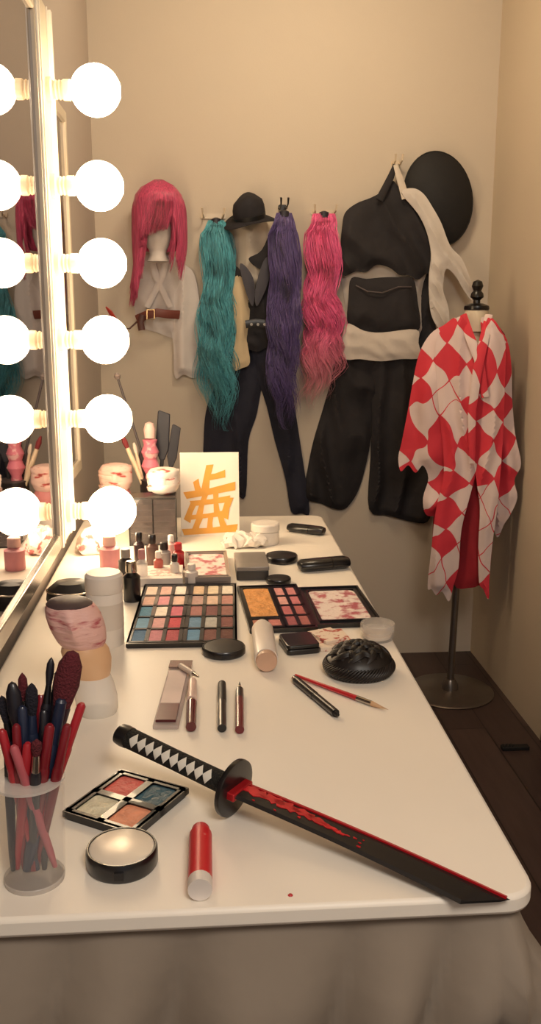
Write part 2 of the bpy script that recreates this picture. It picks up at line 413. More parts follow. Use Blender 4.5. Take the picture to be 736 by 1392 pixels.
# ------------------------------------------------------------------ crimson wig on head + white robe + belt
Yh = 3.32
hd = ony(214, 314, Yh)
t = thing('mannequin_head', 'white mannequin head and neck under the crimson wig', 'mannequin head', hd+Vector((0, 0, -.09)))
def face(p):
    if p.y < 0: p.y -= .010*math.exp(-((p.x)/.009)**2-((p.z+.0)/.018)**2)
    return p
obj('head', lathe(B(), [(.0, .075), (.03, .068), (.046, .045), (.052, .01), (.050, -.025), (.040, -.055), (.033, -.065), (.032, -.078), (.036, -.090), (.044, -.102), (.0, -.108)][::-1], 28, Matrix.Translation(hd), .9, 1.0, face), M('#c6bcb6', .8), t, world=True)
bm = B(); rnd = random.Random(4)
NQ = 1700
for q in range(NQ):
    u = -1+2*((q+.5)/NQ); cl = math.floor(u*14)
    cr_ = random.Random(cl+50)
    u = max(-1, min(1, u+rnd.uniform(-.07, .07)))
    layer = rnd.uniform(.0, 1)
    if u < -.6: ye = 335+95*(cr_.uniform(.6, 1))*rnd.uniform(.8, 1)
    elif u < -.4: ye = 335+cr_.uniform(0, 70) if layer < .6 else 332+rnd.uniform(-8, 8)
    elif u > .62: ye = 345+cr_.uniform(0, 30)+rnd.uniform(-10, 10)
    else: ye = 324-16*(u+.4)+rnd.uniform(-11, 7)
    pts = []; rd = []; K = 20
    for k in range(K):
        s = k/(K-1); y = 246+(ye-246)*s
        op = min(1, math.sqrt(max(0, 1-((max(0, 288-y))/43)**2)))
        x = 216 + u*36*op
        if u < -.4: x += -3*max(0, (y-330)/90)+3*math.sin(s*7+cl*.3+layer)*s
        if u > .62: x += 4*math.sin(s*6+cl*.3+layer)*s
        if -.4 <= u < .66: x += (-17*s*s+4*s)*(1-abs(u)*.6) + 1.5*math.sin(s*5+q)*s
        p = ony(x, y, Yh)
        g = math.sqrt(max(0, 1-u*u))
        p.y = Yh - (.085*g)*min(1, op+.1) - .009*layer + (.02 if abs(u) > .78 else 0)
        pts.append(p); rd.append(.0013*(1-.7*s**2))
    tube(bm, pts, rd, 3, 1)
capc = ony(216, 284, Yh)
lathe(bm, [(.0, .088), (.03, .085), (.06, .070), (.08, .045), (.088, .01), (.086, -.02), (.0, -.02)][::-1], 32, Matrix.Translation(capc), 1, .84, lambda p: p if p.y > -.02 or p.z > .02 else Vector((p.x, p.y, max(p.z, -.01))))
lathe(bm, [(.0, .05), (.08, .045), (.088, -.02), (.086, -.09), (.07, -.14), (.0, -.15)][::-1], 28, Matrix.Translation(ony(216, 284, Yh+.045)), 1, .35)
solo('wig', bm, hairm('#bb4668', .4), 'crimson magenta wig with a soft swept fringe and one long side lock', 'wig', ang=120)
robe = M('#c8bfbc', .85, var=.04, bump=.45, bscale=16)
t = thing('white_robe', 'white wrap robe hanging below the crimson wig', 'robe', ony(225, 512, 3.40))
obj('bodice', wallp(B(), [(200, 346), (230, 346), (252, 360), (262, 372), (250, 400), (242, 438), (240, 460), (214, 452), (192, 444), (184, 425), (181, 395), (186, 368)], WB, thick=.04, folds=.013, w=.07, freq=42, slant=.6), robe, t, world=True)
obj('sleeve', wallp(B(), [(238, 362), (256, 364), (266, 378), (272, 420), (270, 470), (273, 503), (264, 514), (250, 509), (238, 513), (236, 470), (232, 440), (236, 400)], WB-.012, thick=.006, folds=.014, w=.03, freq=80, seed=3), robe, t, world=True)
for pts in ([(205, 347), (212, 375), (232, 418)], [(228, 347), (221, 375), (200, 418)]):
    obj('collar_band', tube(B(), [ony(x, y, 3.380) for x, y in pts], [.010, .012, .010], 8, .3, (0, 1, 0)), robe, t, world=True)
t = thing('leather_belt', 'brown leather belt with buckle and trailing red-tipped end around the white robe', 'belt', ony(214, 446, 3.36))
sb_ = obj('strap', tube(B(), [ony(x, y, 3.383-.03*math.sin(PI*(x-186)/58)) for x, y in ((186, 434), (200, 428), (214, 425), (228, 427), (244, 428))], .016, 10, .22, (0, 1, 0)), M('#6d382f', .5), t, world=True)
obj('hanging_tip', tube(B(), [ony(194, 428, 3.355), ony(191, 438, 3.355), ony(193, 449, 3.355)], .012, 8, .3, (0, 1, 0)), M('#4a231c', .5), sb_, world=True)
obj('buckle', tube(B(), [ony(x, y, 3.341) for x, y in ((200, 421), (210, 421), (210, 434), (200, 434), (200, 421))], .003, 6), M('#a08a6a', .3, 1), sb_, world=True)
obj('trailing_end', tube(B(), [ony(188, 436, 3.375), ony(176, 447, 3.35), ony(166, 445, 3.34), ony(158, 432, 3.33)], [.006, .005, .004, .004], 8, .5), M('#4a231c', .5), t, world=True)
obj('red_tip', tube(B(), [ony(168, 450, 3.34), ony(158, 438, 3.32), ony(150, 424, 3.31), ony(144, 417, 3.31)], [.002, .014, .013, .004], 10, .4), M('#b8382e', .5), t, world=True)
# ------------------------------------------------------------------ central costume
t = thing('dress_form', 'pale cloth neck and bust form below the black cap', 'dress form', ony(340, 380, 3.40))
obj('bust', wallp(B(), [(318, 298), (360, 298), (362, 330), (372, 356), (366, 400), (326, 400), (312, 360), (316, 330)], WB, thick=.085, folds=.0005, w=.07), M('#c4b8a9', .8, var=.04), t, world=True)
blk = M('#1e1b20', .85, var=.25, scale=6, bump=.6, bscale=16)
blk2 = M('#221e21', .85, var=.2, scale=6, bump=.6, bscale=13)
navy = M('#1e1e2d', .85, var=.25, scale=6, bump=.6, bscale=16)
t = thing('black_cap', 'soft black brimmed cap tilted above the pale bust', 'cap', ony(338, 305, 3.36))
cp = ony(339, 291, 3.355); mm = Matrix.Translation(cp) @ Matrix.Rotation(R(-8), 4, 'Y') @ Matrix.Rotation(R(20), 4, 'X')
def squash(p):
    if p.z > .01: p.x += .008*math.sin(p.y*40); p.z += .006*math.cos(p.x*55)-.1*abs(p.x-.01)
    return p
cr0 = obj('crown', lathe(B(), [(.048, -.016), (.055, -.008), (.056, .012), (.055, .034), (.050, .052), (.032, .062), (.0, .058)], 32, mm, 1, .95, squash), blk, t, world=True, ang=80)
obj('hat_band', lathe(B(), [(.048, -.014), (.0570, -.013), (.0575, .002), (.050, .004)], 28, mm, 1, .95), M('#0c0b0d', .5), cr0, world=True)
def droop(p):
    rr = math.hypot(p.x, p.y); p.z -= max(0, rr-.055)*(.30+.30*math.sin(2*math.atan2(p.y, p.x)+1)); return p
obj('brim', lathe(B(), [(.0, -.020), (.055, -.019), (.075, -.016), (.094, -.014), (.094, -.011), (.06, -.013), (.0, -.014)], 40, mm, 1, .85, droop), blk, t, world=True, ang=80)
t = thing('black_jacket', 'loose black costume jacket with wide lapels on the pale bust', 'jacket', ony(345, 440, 3.36))
obj('bodice', wallp(B(), [(318, 362), (330, 372), (342, 400), (358, 366), (372, 346), (386, 352), (396, 400), (392, 450), (388, 478), (366, 472), (350, 478), (334, 470), (328, 440), (322, 400)], 3.392, thick=.012, folds=.013, w=.04, slant=.4, freq=50), blk, t, world=True)
obj('lapel', wallp(B(), [(326, 360), (336, 364), (346, 384), (344, 416), (334, 396)], 3.350, thick=.004, folds=.002, w=.012, sp=.009), M('#322f39', .6), t, world=True)
obj('lapel', wallp(B(), [(358, 356), (368, 350), (366, 380), (350, 416), (347, 394)], 3.350, thick=.004, folds=.002, w=.012, sp=.009), M('#322f39', .6), t, world=True)
obj('scarf', wallp(B(), [(338, 352), (356, 340), (372, 306), (379, 322), (376, 350), (356, 366)], 3.366, thick=.006, folds=.006, w=.02), blk, t, world=True)
solo('tan_sleeve_cloth', wallp(B(), [(320, 376), (334, 384), (340, 420), (336, 460), (340, 492), (330, 500), (316, 500), (320, 450), (316, 410)], 3.385, thick=.006, folds=.010, w=.02, freq=80), M('#c2ae8e', .85, var=.08), 'tan cloth panel hanging between the teal hairpiece and black jacket', 'cloth')
t = thing('studded_belt', 'black belt with round metal eyelets around the jacket waist', 'belt', ony(352, 448, 3.35))
sb_ = obj('strap', tube(B(), [ony(x, y, 3.350) for x, y in ((334, 441), (348, 439), (362, 440), (384, 446))], .015, 10, .2, (0, 1, 0)), M('#120f12', .35), t, world=True)
for x in (342, 351, 360, 369): obj('eyelet', lathe(B(), [(.003, 0), (.005, 0), (.005, .003), (.003, .003)], 14, axm(ony(x, 441, 3.348), ony(x, 441, 3.2))), M('#8f877c', .3, 1), sb_, world=True)
t = thing('dark_trousers', 'dark navy trousers with flared legs hanging under the black jacket', 'trousers', ony(350, 690, 3.40))
obj('trouser_leg', wallp(B(), [(326, 448), (354, 450), (358, 500), (350, 560), (338, 600), (334, 674), (318, 668), (300, 664), (278, 655), (277, 600), (280, 560), (290, 530), (308, 490)], WB, thick=.012, folds=.014, w=.03, freq=50, seed=1, fan=.6), navy, t, world=True)
obj('trouser_leg', wallp(B(), [(340, 448), (384, 450), (392, 500), (402, 560), (411, 620), (421, 694), (410, 697), (396, 695), (388, 650), (374, 600), (362, 550), (346, 500)], WB-.004, thick=.012, folds=.014, w=.03, freq=50, seed=5, fan=.6), navy, t, world=True)
# ------------------------------------------------------------------ big black outfit
t = thing('black_trousers', 'very wide black pleated trousers hanging on the back wall', 'trousers', ony(500, 700, 3.40))
obj('trouser_leg', wallp(B(), [(462, 484), (515, 486), (512, 540), (505, 590), (498, 630), (490, 660), (478, 682), (464, 692), (436, 684), (414, 674), (418, 640), (426, 600), (438, 560), (450, 520)], WB, thick=.006, folds=.021, w=.03, freq=60, seed=2, slant=.25, fan=.8), blk2, t, world=True)
obj('trouser_leg', wallp(B(), [(505, 486), (571, 486), (580, 540), (587, 600), (589, 655), (584, 704), (562, 709), (530, 700), (502, 692), (504, 620), (506, 550)], WB-.006, thick=.006, folds=.021, w=.03, freq=60, seed=7, fan=.6), blk2, t, world=True)
solo('white_sash', wallp(B(), [(470, 441), (496, 450), (520, 452), (566, 448), (569, 466), (571, 486), (545, 488), (518, 491), (490, 488), (467, 485)], 3.388, thick=.010, folds=.005, w=.03, freq=30, slant=3), M('#c6bbb1', .85, var=.05, bump=.4, bscale=16), 'wide plain white sash tied above the wide black trousers', 'sash')
solo('white_undershirt', wallp(B(), [(466, 350), (580, 350), (576, 400), (570, 460), (472, 455), (470, 420), (466, 390)], WB, thick=.02, folds=.006, w=.03), M('#c2b7ad', .85, var=.05), 'white undershirt showing between the black top and black corset', 'shirt')
t = thing('black_corset', 'black corset with curved top seam above the white sash', 'corset', ony(520, 450, 3.37))
cs0 = obj('bodice', wallp(B(), [(478, 378), (498, 379), (520, 377), (542, 377), (562, 379), (568, 410), (571, 446), (550, 452), (525, 454), (500, 450), (474, 444), (474, 405)], 3.402, thick=.016, folds=.009, w=.05, freq=30, slant=.8), blk2, t, world=True)
obj('piping', tube(B(), [ony(x, y, z_) for x, y, z_ in ((484, 388, 3.384), (500, 396, 3.374), (520, 398, 3.370), (542, 390, 3.374), (560, 390, 3.384))], .0025, 6), M('#564b49', .5), cs0, world=True)
t = thing('black_top', 'black sleeveless crop top with high neck strap hanging from the wall hook', 'top', ony(525, 380, 3.37))
obj('bodice', wallp(B(), [(465, 312), (469, 290), (484, 277), (504, 269), (518, 261), (532, 246), (542, 255), (556, 266), (572, 276), (584, 310), (590, 345), (593, 374), (580, 372), (568, 380), (556, 374), (544, 374), (530, 364), (512, 360), (498, 370), (484, 369), (466, 374), (463, 340)], 3.396, thick=.010, folds=.016, w=.05, slant=.6, freq=40, seed=3), blk2, t, world=True)
obj('neck_strap', tube(B(), [ony(538, 224, 3.385), ony(532, 240, 3.37), ony(516, 272, 3.358)], [.008, .012, .014], 8, .3, (0, 1, 0)), blk2, t, world=True)
obj('neck_strap', tube(B(), [ony(538, 224, 3.38), ony(544, 242, 3.365), ony(552, 270, 3.352)], [.008, .012, .014], 8, .3, (0, 1, 0)), M('#c4b8ab', .8), t, world=True)
solo('white_sleeve_shirt', wallp(B(), [(546, 262), (562, 256), (576, 264), (588, 282), (600, 304), (612, 334), (628, 352), (638, 376), (643, 392), (641, 408), (630, 394), (618, 374), (606, 366), (602, 392), (608, 414), (611, 438), (603, 450), (592, 440), (585, 420), (583, 380), (586, 345), (580, 315), (568, 290)], 3.352, thick=.002, folds=.013, w=.03, freq=66, slant=.9, seed=2), M('#c9c0b8', .85, var=.05, bump=.45, bscale=18), 'white long sleeves hanging off the right shoulder of the black top', 'shirt')
solo('black_drape', wallp(B(), [(560, 270), (585, 280), (596, 330), (600, 400), (592, 440), (598, 480), (582, 500), (566, 480), (570, 400)], WB, thick=.010, folds=.011, w=.02), blk, 'black drape hanging behind the right edge of the black outfit', 'cloth')
hc = ony(596, 271, 3.395)
mm = Matrix.Translation(hc) @ Matrix.Rotation(R(-12), 4, 'Y') @ Matrix.Rotation(R(90), 4, 'X')
hatm = M('#110f11', .75, var=.15, bump=.1, bscale=60)
t = thing('black_round_hat', 'large plain oval black hat hung beside the black top', 'hat', hc+Vector((0, 0, -.15)))
br0 = obj('brim', lathe(B(), [(.0, -.012), (.10, -.012), (.150, -.006), (.155, -.001), (.148, .006), (.12, .020), (.08, .034), (.04, .043), (.0, .046)], 48, mm, .80, 1.05), hatm, t, world=True, ang=60)
obj('rim_binding', tube(B(), [mm @ Vector((.155*.80*math.cos(a*PI/24), .155*1.05*math.sin(a*PI/24), -.002)) for a in range(49)], .003, 6), M('#060606', .6), br0, world=True)
# ------------------------------------------------------------------ mannequin stand & kimono
kx = onz(612, 933, 0); kx.y = 3.05; kx.x = ony(612, 933, 3.05).x
t = thing('mannequin_stand', 'dress mannequin on a round steel base wearing the red and white kimono', 'mannequin', kx)
kc = Vector((kx.x, kx.y, 0))
steel = M('#857b73', .3, .85, var=.1)
obj('base_plate', lathe(B(), [(.155, 0), (.157, .004), (.15, .009), (.03, .013), (.0, .013)], 48), steel, t)
obj('base_collar', lathe(B(), [(.03, .012), (.028, .03), (.018, .05), (.0, .05)], 24), steel, t)
top = ony(648, 425, kx.y); dx = top.x-kx.x
obj('pole', tube(B(), [(0, 0, .02), (dx*.3, 0, .6), (dx, 0, .8)], .0125, 14), steel, t)
zt = top.z
mmt = Matrix.Translation((dx, 0, 0))
lin_ = M('#d6c8b0', .8, var=.05)
obj('torso', lathe(B(), [(.0, .70), (.06, .72), (.075, .80), (.07, zt-.42), (.08, zt-.25), (.09, zt-.14), (.08, zt-.08), (.05, zt-.05), (.0, zt-.04)], 32, mmt, 1, .5), lin_, t)
obj('neck', lathe(B(), [(.048, zt-.06), (.040, zt-.02), (.038, zt+.012), (.0, zt+.012)], 28, mmt), lin_, t)
nc0 = obj('neck_cap', lathe(B(), [(.040, zt+.008), (.042, zt+.014), (.04, zt+.022), (.02, zt+.03), (.0, zt+.03)], 28, mmt), M('#120e0d', .3), t)
obj('finial', lathe(B(), [(.012, zt+.028), (.011, zt+.04), (.022, zt+.05), (.02, zt+.062), (.013, zt+.07), (.019, zt+.085), (.014, zt+.10), (.0, zt+.106)], 24, mmt), M('#120e0d', .3), nc0)
km = kimono_mat(); redm = M('#9a1c28', .8, var=.15)
kn = Vector((-.42, -1, 0)).normalized()
KP = Vector((kc.x+dx, kc.y, 1.0))
def kpl(outline, off, **k):
    return panel(B(), outline, KP+kn*off, kn, **k)
t = thing('kimono', 'red and white diamond patterned kimono draped on the mannequin', 'kimono', (kc.x, kc.y, .45))
obj('back_panel', kpl([(612, 440), (680, 445), (690, 500), (688, 600), (674, 700), (666, 780), (655, 796), (640, 790), (620, 798), (598, 790), (588, 760), (592, 640), (592, 520)], -.05, thick=.02, back=.03, w=.05, folds=.006), M('#8a1c28', .8, var=.2), t, world=True)
obj('sleeve', kpl([(622, 434), (604, 442), (586, 454), (571, 480), (562, 520), (555, 560), (547, 600), (542, 622), (546, 640), (556, 632), (566, 642), (576, 632), (583, 650), (576, 676), (580, 698), (592, 700), (606, 690), (616, 672), (622, 620), (616, 560), (616, 490)], .05, thick=.012, back=.03, w=.05, folds=.017, freq=46, slant=-.35, seed=4, fan=.5), km, t, world=True)
obj('sleeve', kpl([(655, 432), (674, 444), (690, 462), (696, 500), (697, 545), (701, 590), (709, 630), (700, 652), (704, 676), (694, 700), (686, 712), (676, 730), (668, 690), (666, 620), (660, 540), (658, 480)], .05, thick=.010, back=.02, w=.05, folds=.015, freq=46, slant=.3, seed=9, fan=.5), km, t, world=True)
obj('front_panel', kpl([(630, 432), (614, 438), (598, 452), (592, 480), (598, 560), (604, 640), (594, 690), (588, 740), (582, 796), (588, 800), (594, 808), (602, 803), (611, 817), (617, 796), (624, 770), (628, 720), (638, 680), (648, 640), (652, 600), (656, 520), (650, 470)], .085, thick=.008, back=.0, w=.04, folds=.015, freq=52, seed=6, slant=.1), km, t, world=True)
obj('front_panel', kpl([(664, 432), (678, 442), (688, 470), (687, 520), (684, 600), (678, 680), (670, 740), (666, 785), (665, 813), (658, 800), (652, 790), (651, 740), (653, 690), (648, 650), (640, 600), (638, 550), (644, 500), (656, 465)], .095, thick=.008, back=.0, w=.04, folds=.014, freq=52, seed=8, slant=-.1), km, t, world=True)
obj('inner_lining', kpl([(632, 620), (656, 620), (662, 680), (662, 760), (654, 792), (638, 799), (618, 794), (618, 740)], .05, thick=.004, back=.0, w=.03, folds=.008, freq=60), redm, t, world=True)
obj('collar_band', tube(B(), [onplane(x, y, KP+kn*o, kn) for x, y, o in ((630, 428, .06), (638, 455, .112), (652, 490, .130), (660, 540, .124))], [.012, .015, .015, .012], 8, .25, kn), km, t, world=True)
obj('collar_band', tube(B(), [onplane(x, y, KP+kn*o, kn) for x, y, o in ((665, 428, .06), (660, 455, .122), (650, 500, .136), (642, 560, .130), (642, 630, .118))], [.012, .015, .015, .013, .010], 8, .25, kn), km, t, world=True)
# ------------------------------------------------------------------ table items
blackp = M('#121012', .3, var=.2, coat=.3); blackm = M('#161315', .5)
clear = M('#f2eeea', .05, var=.02, alpha=.08)
white = M('#e9e0d6', .4, var=.04)
silver = M('#bdb5aa', .2, 1, var=.08)
def rect(c1, c2, c3, c4, z=TZ):
    q = [onz(*c, z) for c in (c1, c2, c3, c4)]
    c = (q[0]+q[1]+q[2]+q[3])/4
    u = ((q[1]-q[0])+(q[2]-q[3]))/2; v = ((q[0]-q[3])+(q[1]-q[2]))/2
    return Vector((c.x, c.y, z)), u.length, v.length*abs(math.sin(u.angle(v))), math.atan2(u.y, u.x)
def palette(name, label, corners, blocks, h=.009, wall=.004, group=None, bodym=None, hinge=True, rot=None):
    c, w, d, a = rect(*corners)
    if rot is not None: a = rot
    t = thing(name, label, 'palette', c, a, group)
    bm = B(); prism(bm, rrect(w, d, .005), 0, h*.45)
    pans = []
    def bar(x0, x1, y0, y1): box(bm, x0, x1, y0, y1, h*.3, h)
    e = .004
    bar(-w/2, w/2, d/2-e, d/2); bar(-w/2, w/2, -d/2, -d/2+e); bar(-w/2, -w/2+e, -d/2+e, d/2-e); bar(w/2-e, w/2, -d/2+e, d/2-e)
    for (u0, u1, v0, v1, nc, nr, cols) in blocks:
        x0 = -w/2+u0*w; x1 = -w/2+u1*w; y0 = -d/2+v0*d; y1 = -d/2+v1*d
        for i in range(nc+1):
            x = x0+(x1-x0)*i/nc; bar(x-wall/2, x+wall/2, y0, y1)
        for j in range(nr+1):
            y = y0+(y1-y0)*j/nr; bar(x0-wall/2, x1+wall/2, y-wall/2, y+wall/2)
        for j in range(nr):
            for i in range(nc):
                pans.append((x0+(x1-x0)*i/nc, x0+(x1-x0)*(i+1)/nc, y1-(y1-y0)*(j+1)/nr, y1-(y1-y0)*j/nr, cols[(j*nc+i) % len(cols)]))
    cs = obj('case', bm, bodym or blackp, t)
    for (x0, x1, y0, y1, cm) in pans:
        big = (x1-x0) > .035
        mt = cm if not isinstance(cm, str) else M(cm, .5 if big else .7, var=.16 if big else .12, scale=50 if big else 90, bump=.8 if big else .25, bscale=60 if big else 260)
        pw = x1-x0-wall*1.1; pd = y1-y0-wall*1.1; r = min(pw, pd)*.15
        b = prism(B(), rrect(pw, pd, r), h*.4, h*.8, Matrix.Translation(((x0+x1)/2, (y0+y1)/2, 0)))
        obj('colour_pan', b, mt, t)
    if hinge: obj('hinge', tube(B(), [(-w*.3, d/2+.001, h*.5), (w*.3, d/2+.001, h*.5)], .003, 8), blackm, cs)
    return t, w, d
palette('eyeshadow_palette', 'large black palette of thirty small colour pans beside the white bottle', ((188, 799), (319, 798), (326, 879), (182, 882)),
    [(.02, .48, .03, .97, 3, 5, ['#e6cdbc', '#dcb0a4', '#eadccf', '#d4aa9a', '#d8929c', '#e0bcac', '#4d84a0', '#efe2d4', '#d06a7c', '#6f9cb8', '#dda6a4', '#c43c4c', '#446f94', '#c8828c', '#b04450']),
     (.52, .98, .03, .97, 3, 5, ['#d2b494', '#e6d4b8', '#eee2d0', '#b4928a', '#d6b8a4', '#c08a80', '#a06a66', '#7c4c4c', '#94645c', '#5f86a4', '#b4b0aa', '#7f4c48', '#5c8cae', '#74443f', '#623830'])], wall=.0075)
palette('blush_palette', 'black palette with one orange pan and small pink pans', ((327, 801), (408, 799), (427, 858), (335, 863)),
    [(.05, .52, .25, .94, 1, 1, ['#dc9a58']), (.05, .52, .05, .22, 2, 1, ['#c9826a', '#c57a72']), (.56, .95, .05, .94, 2, 4, ['#d99490', '#cf8282', '#dca098', '#cc787c', '#bf6a6e', '#b2605e', '#a2545a', '#ae6460'])], wall=.007)
marble = M('#ecdcd4', .5, scale=45, col2='#b9606a', thr=.56, bump=.3, bscale=100, soft=.07)
palette('glitter_palette', 'black palette holding one large pink and white marbled pan', ((408, 802), (488, 802), (519, 850), (428, 857)),
    [(.10, .9, .10, .9, 1, 1, [marble])], wall=.005)
palette('colour_quad_palette', 'square black palette with cream, coral, teal and orange cream pans', ((158, 1052), (249, 1083), (188, 1142), (96, 1119)),
    [(.03, .97, .03, .97, 2, 2, ['#e0645a', '#345a68', '#e4dcc0', '#ea9a78'])], h=.011, wall=.010, hinge=False)
palette('clear_lid_palette', 'clear compact of pink shimmer pieces behind the large palette', ((252, 760), (308, 759), (314, 795), (252, 797)),
    [(.06, .94, .06, .94, 1, 1, [marble])], bodym=M('#8f837c', .2, var=.05), h=.02)
# ---- katana
G = onz(318, 1071, TZ+.036); T = onz(648, 1220, TZ+.004); H = onz(163, 997, TZ+.066)
xa = (T-G).normalized(); za = (Vector((0, 0, 1))-xa*xa.z).normalized(); ya = za.cross(xa)
mw = Matrix((xa, ya, za)).transposed().to_4x4(); mw.translation = G
t = thing('prop_katana', 'black and red prop sword with wrapped handle lying diagonally across the white tabletop', 'sword', mw=mw)
LB = (T-G).length; LH = (H-G).length
bm = B(); secs = []; K = 30
def hw(s): return .0180+.0030*s
def bow(s): return .004*math.sin(PI*s)
for k in range(K+1):
    s = k/K; x = .008+s*(LB-.008); b0 = bow(s); w_ = hw(s)
    xt = x; xb = x-.010*max(0, (s-.9)/.1)
    secs.append([bm.verts.new(p) for p in ((xt, w_+b0, 0), (xt, w_-.012+b0, .0034), (xb, -w_+.004+b0, .0028), (xb, -w_+b0, 0), (xb, -w_+.004+b0, -.0028), (xt, w_-.012+b0, -.0034))])
w_ = hw(1)
secs.append([bm.verts.new(p) for p in ((LB+.030, w_-.001, 0), (LB+.022, w_-.010, .0012), (LB-.006, -w_+.006, .0012), (LB-.010, -w_+.002, 0), (LB-.006, -w_+.006, -.0012), (LB+.022, w_-.010, -.0012))])
for a, b in zip(secs, secs[1:]):
    for i in range(6): bm.faces.new((a[i], a[(i+1) % 6], b[(i+1) % 6], b[i]))
bm.faces.new(secs[0]); bm.faces.new(secs[-1][::-1])
bl0 = obj('blade', bm, M('#201d1e', .42, .2, var=.12, scale=8), t, ang=15)
bm = B(); pr = []
for k in range(K+1):
    s = k/K; x = .008+s*(LB+.018); b0 = bow(min(1, s)); w_ = hw(s)
    yt = w_+.0006+b0; yb = yt-(.0062-.0015*s)
    pr.append([bm.verts.new(q) for q in ((x, yt, -.0008), (x, yt, .0016), (x, yb, .0036), (x, yb, -.0008))])
for a, b in zip(pr, pr[1:]):
    for i in range(4): bm.faces.new((a[i], a[(i+1) % 4], b[(i+1) % 4], b[i]))
bm.faces.new(pr[0]); bm.faces.new(pr[-1][::-1])
obj('edge_stripe', bm, M('#c01822', .35, var=.08), bl0)
bm = B(); rnd = random.Random(2)
def blot(x, y, a_, b_, n=18):
    prism(bm, [(x+a_*math.cos(2*PI*k/n)*(1+.25*math.sin(3*k+x*900)), y+b_*math.sin(2*PI*k/n)*(1+.35*math.sin(2.3*k+x*500))) for k in range(n)], .0024, .0040)
for x, y, a_, b_ in ((.028, .005, .018, .0072), (.052, .006, .017, .0065), (.072, .005, .018, .0070), (.094, .006, .016, .0052), (.112, .004, .014, .0050), (.13, .002, .012, .0032), (.145, .000, .008, .0020)): blot(x, y, a_, b_)
for k in range(12):
    blot(rnd.uniform(.03, .18), rnd.uniform(-.011, .006), rnd.uniform(.001, .003), rnd.uniform(.0006, .0013), 9)
obj('red_paint', bm, M('#c4202a', .25, var=.25, scale=60), bl0)
obj('blade_collar', box(B(), 0, .014, -.020, .0205, -.005, .0052), M('#a81a22', .3, .3), t, bev=.0015)
hd_ = Matrix((Vector((0, 0, 1)), Vector((0, 1, 0)), Vector((1, 0, 0)))).transposed().to_4x4()
obj('guard', lathe(B(), [(.012, -.004), (.031, -.004), (.0355, -.003), (.036, 0), (.0355, .003), (.031, .004), (.012, .004)], 40, hd_), blackp, t)
hv = mw.inverted() @ H
hm = axm((0, 0, 0), hv, (0, 0, 1))
hn0 = obj('handle', lathe(B(), [(.013, .004), (.0145, .01), (.0140, LH*.5), (.0148, LH-.012), (.0148, LH-.01)], 28, hm, 1, .85), M('#17140f', .8, bump=.8, bscale=300), t)
obj('pommel', lathe(B(), [(.0152, LH-.016), (.0158, LH-.008), (.0145, LH), (.010, LH+.003), (0, LH+.003)], 28, hm, 1, .87), blackp, t)
obj('collar_ring', lathe(B(), [(.0152, .004), (.0158, .008), (.0152, .016), (.0135, .017)], 28, hm, 1, .87), blackp, t)
vdir = (hm.to_3x3().inverted() @ (mw.to_3x3().inverted() @ (CAM-G))); a_cam = math.atan2(vdir.x, vdir.y)
bm = B(); nd = 10; per = (LH-.05)/nd
for i in range(nd):
    zc_ = .026+per*(i+.5); hl = per*.50
    for side in (0, PI):
        grid = []
        for a in range(-5, 6):
            u = a/5; ang = a_cam+side+u*.75; half = hl*(1-abs(u))
            x = math.sin(ang)*.0150; y = math.cos(ang)*.0150*.86
            grid.append([bm.verts.new(hm @ Vector((x*q, y*q, z_))) for q, z_ in ((1.0, zc_-half-.0001), (1.05, zc_), (1.0, zc_+half+.0001))])
        for g1, g2 in zip(grid, grid[1:]):
            bm.faces.new((g1[0], g1[1], g2[1], g2[0])); bm.faces.new((g1[1], g1[2], g2[2], g2[1]))
obj('diamond_inlay', bm, M('#e6e0d4', .7), hn0)
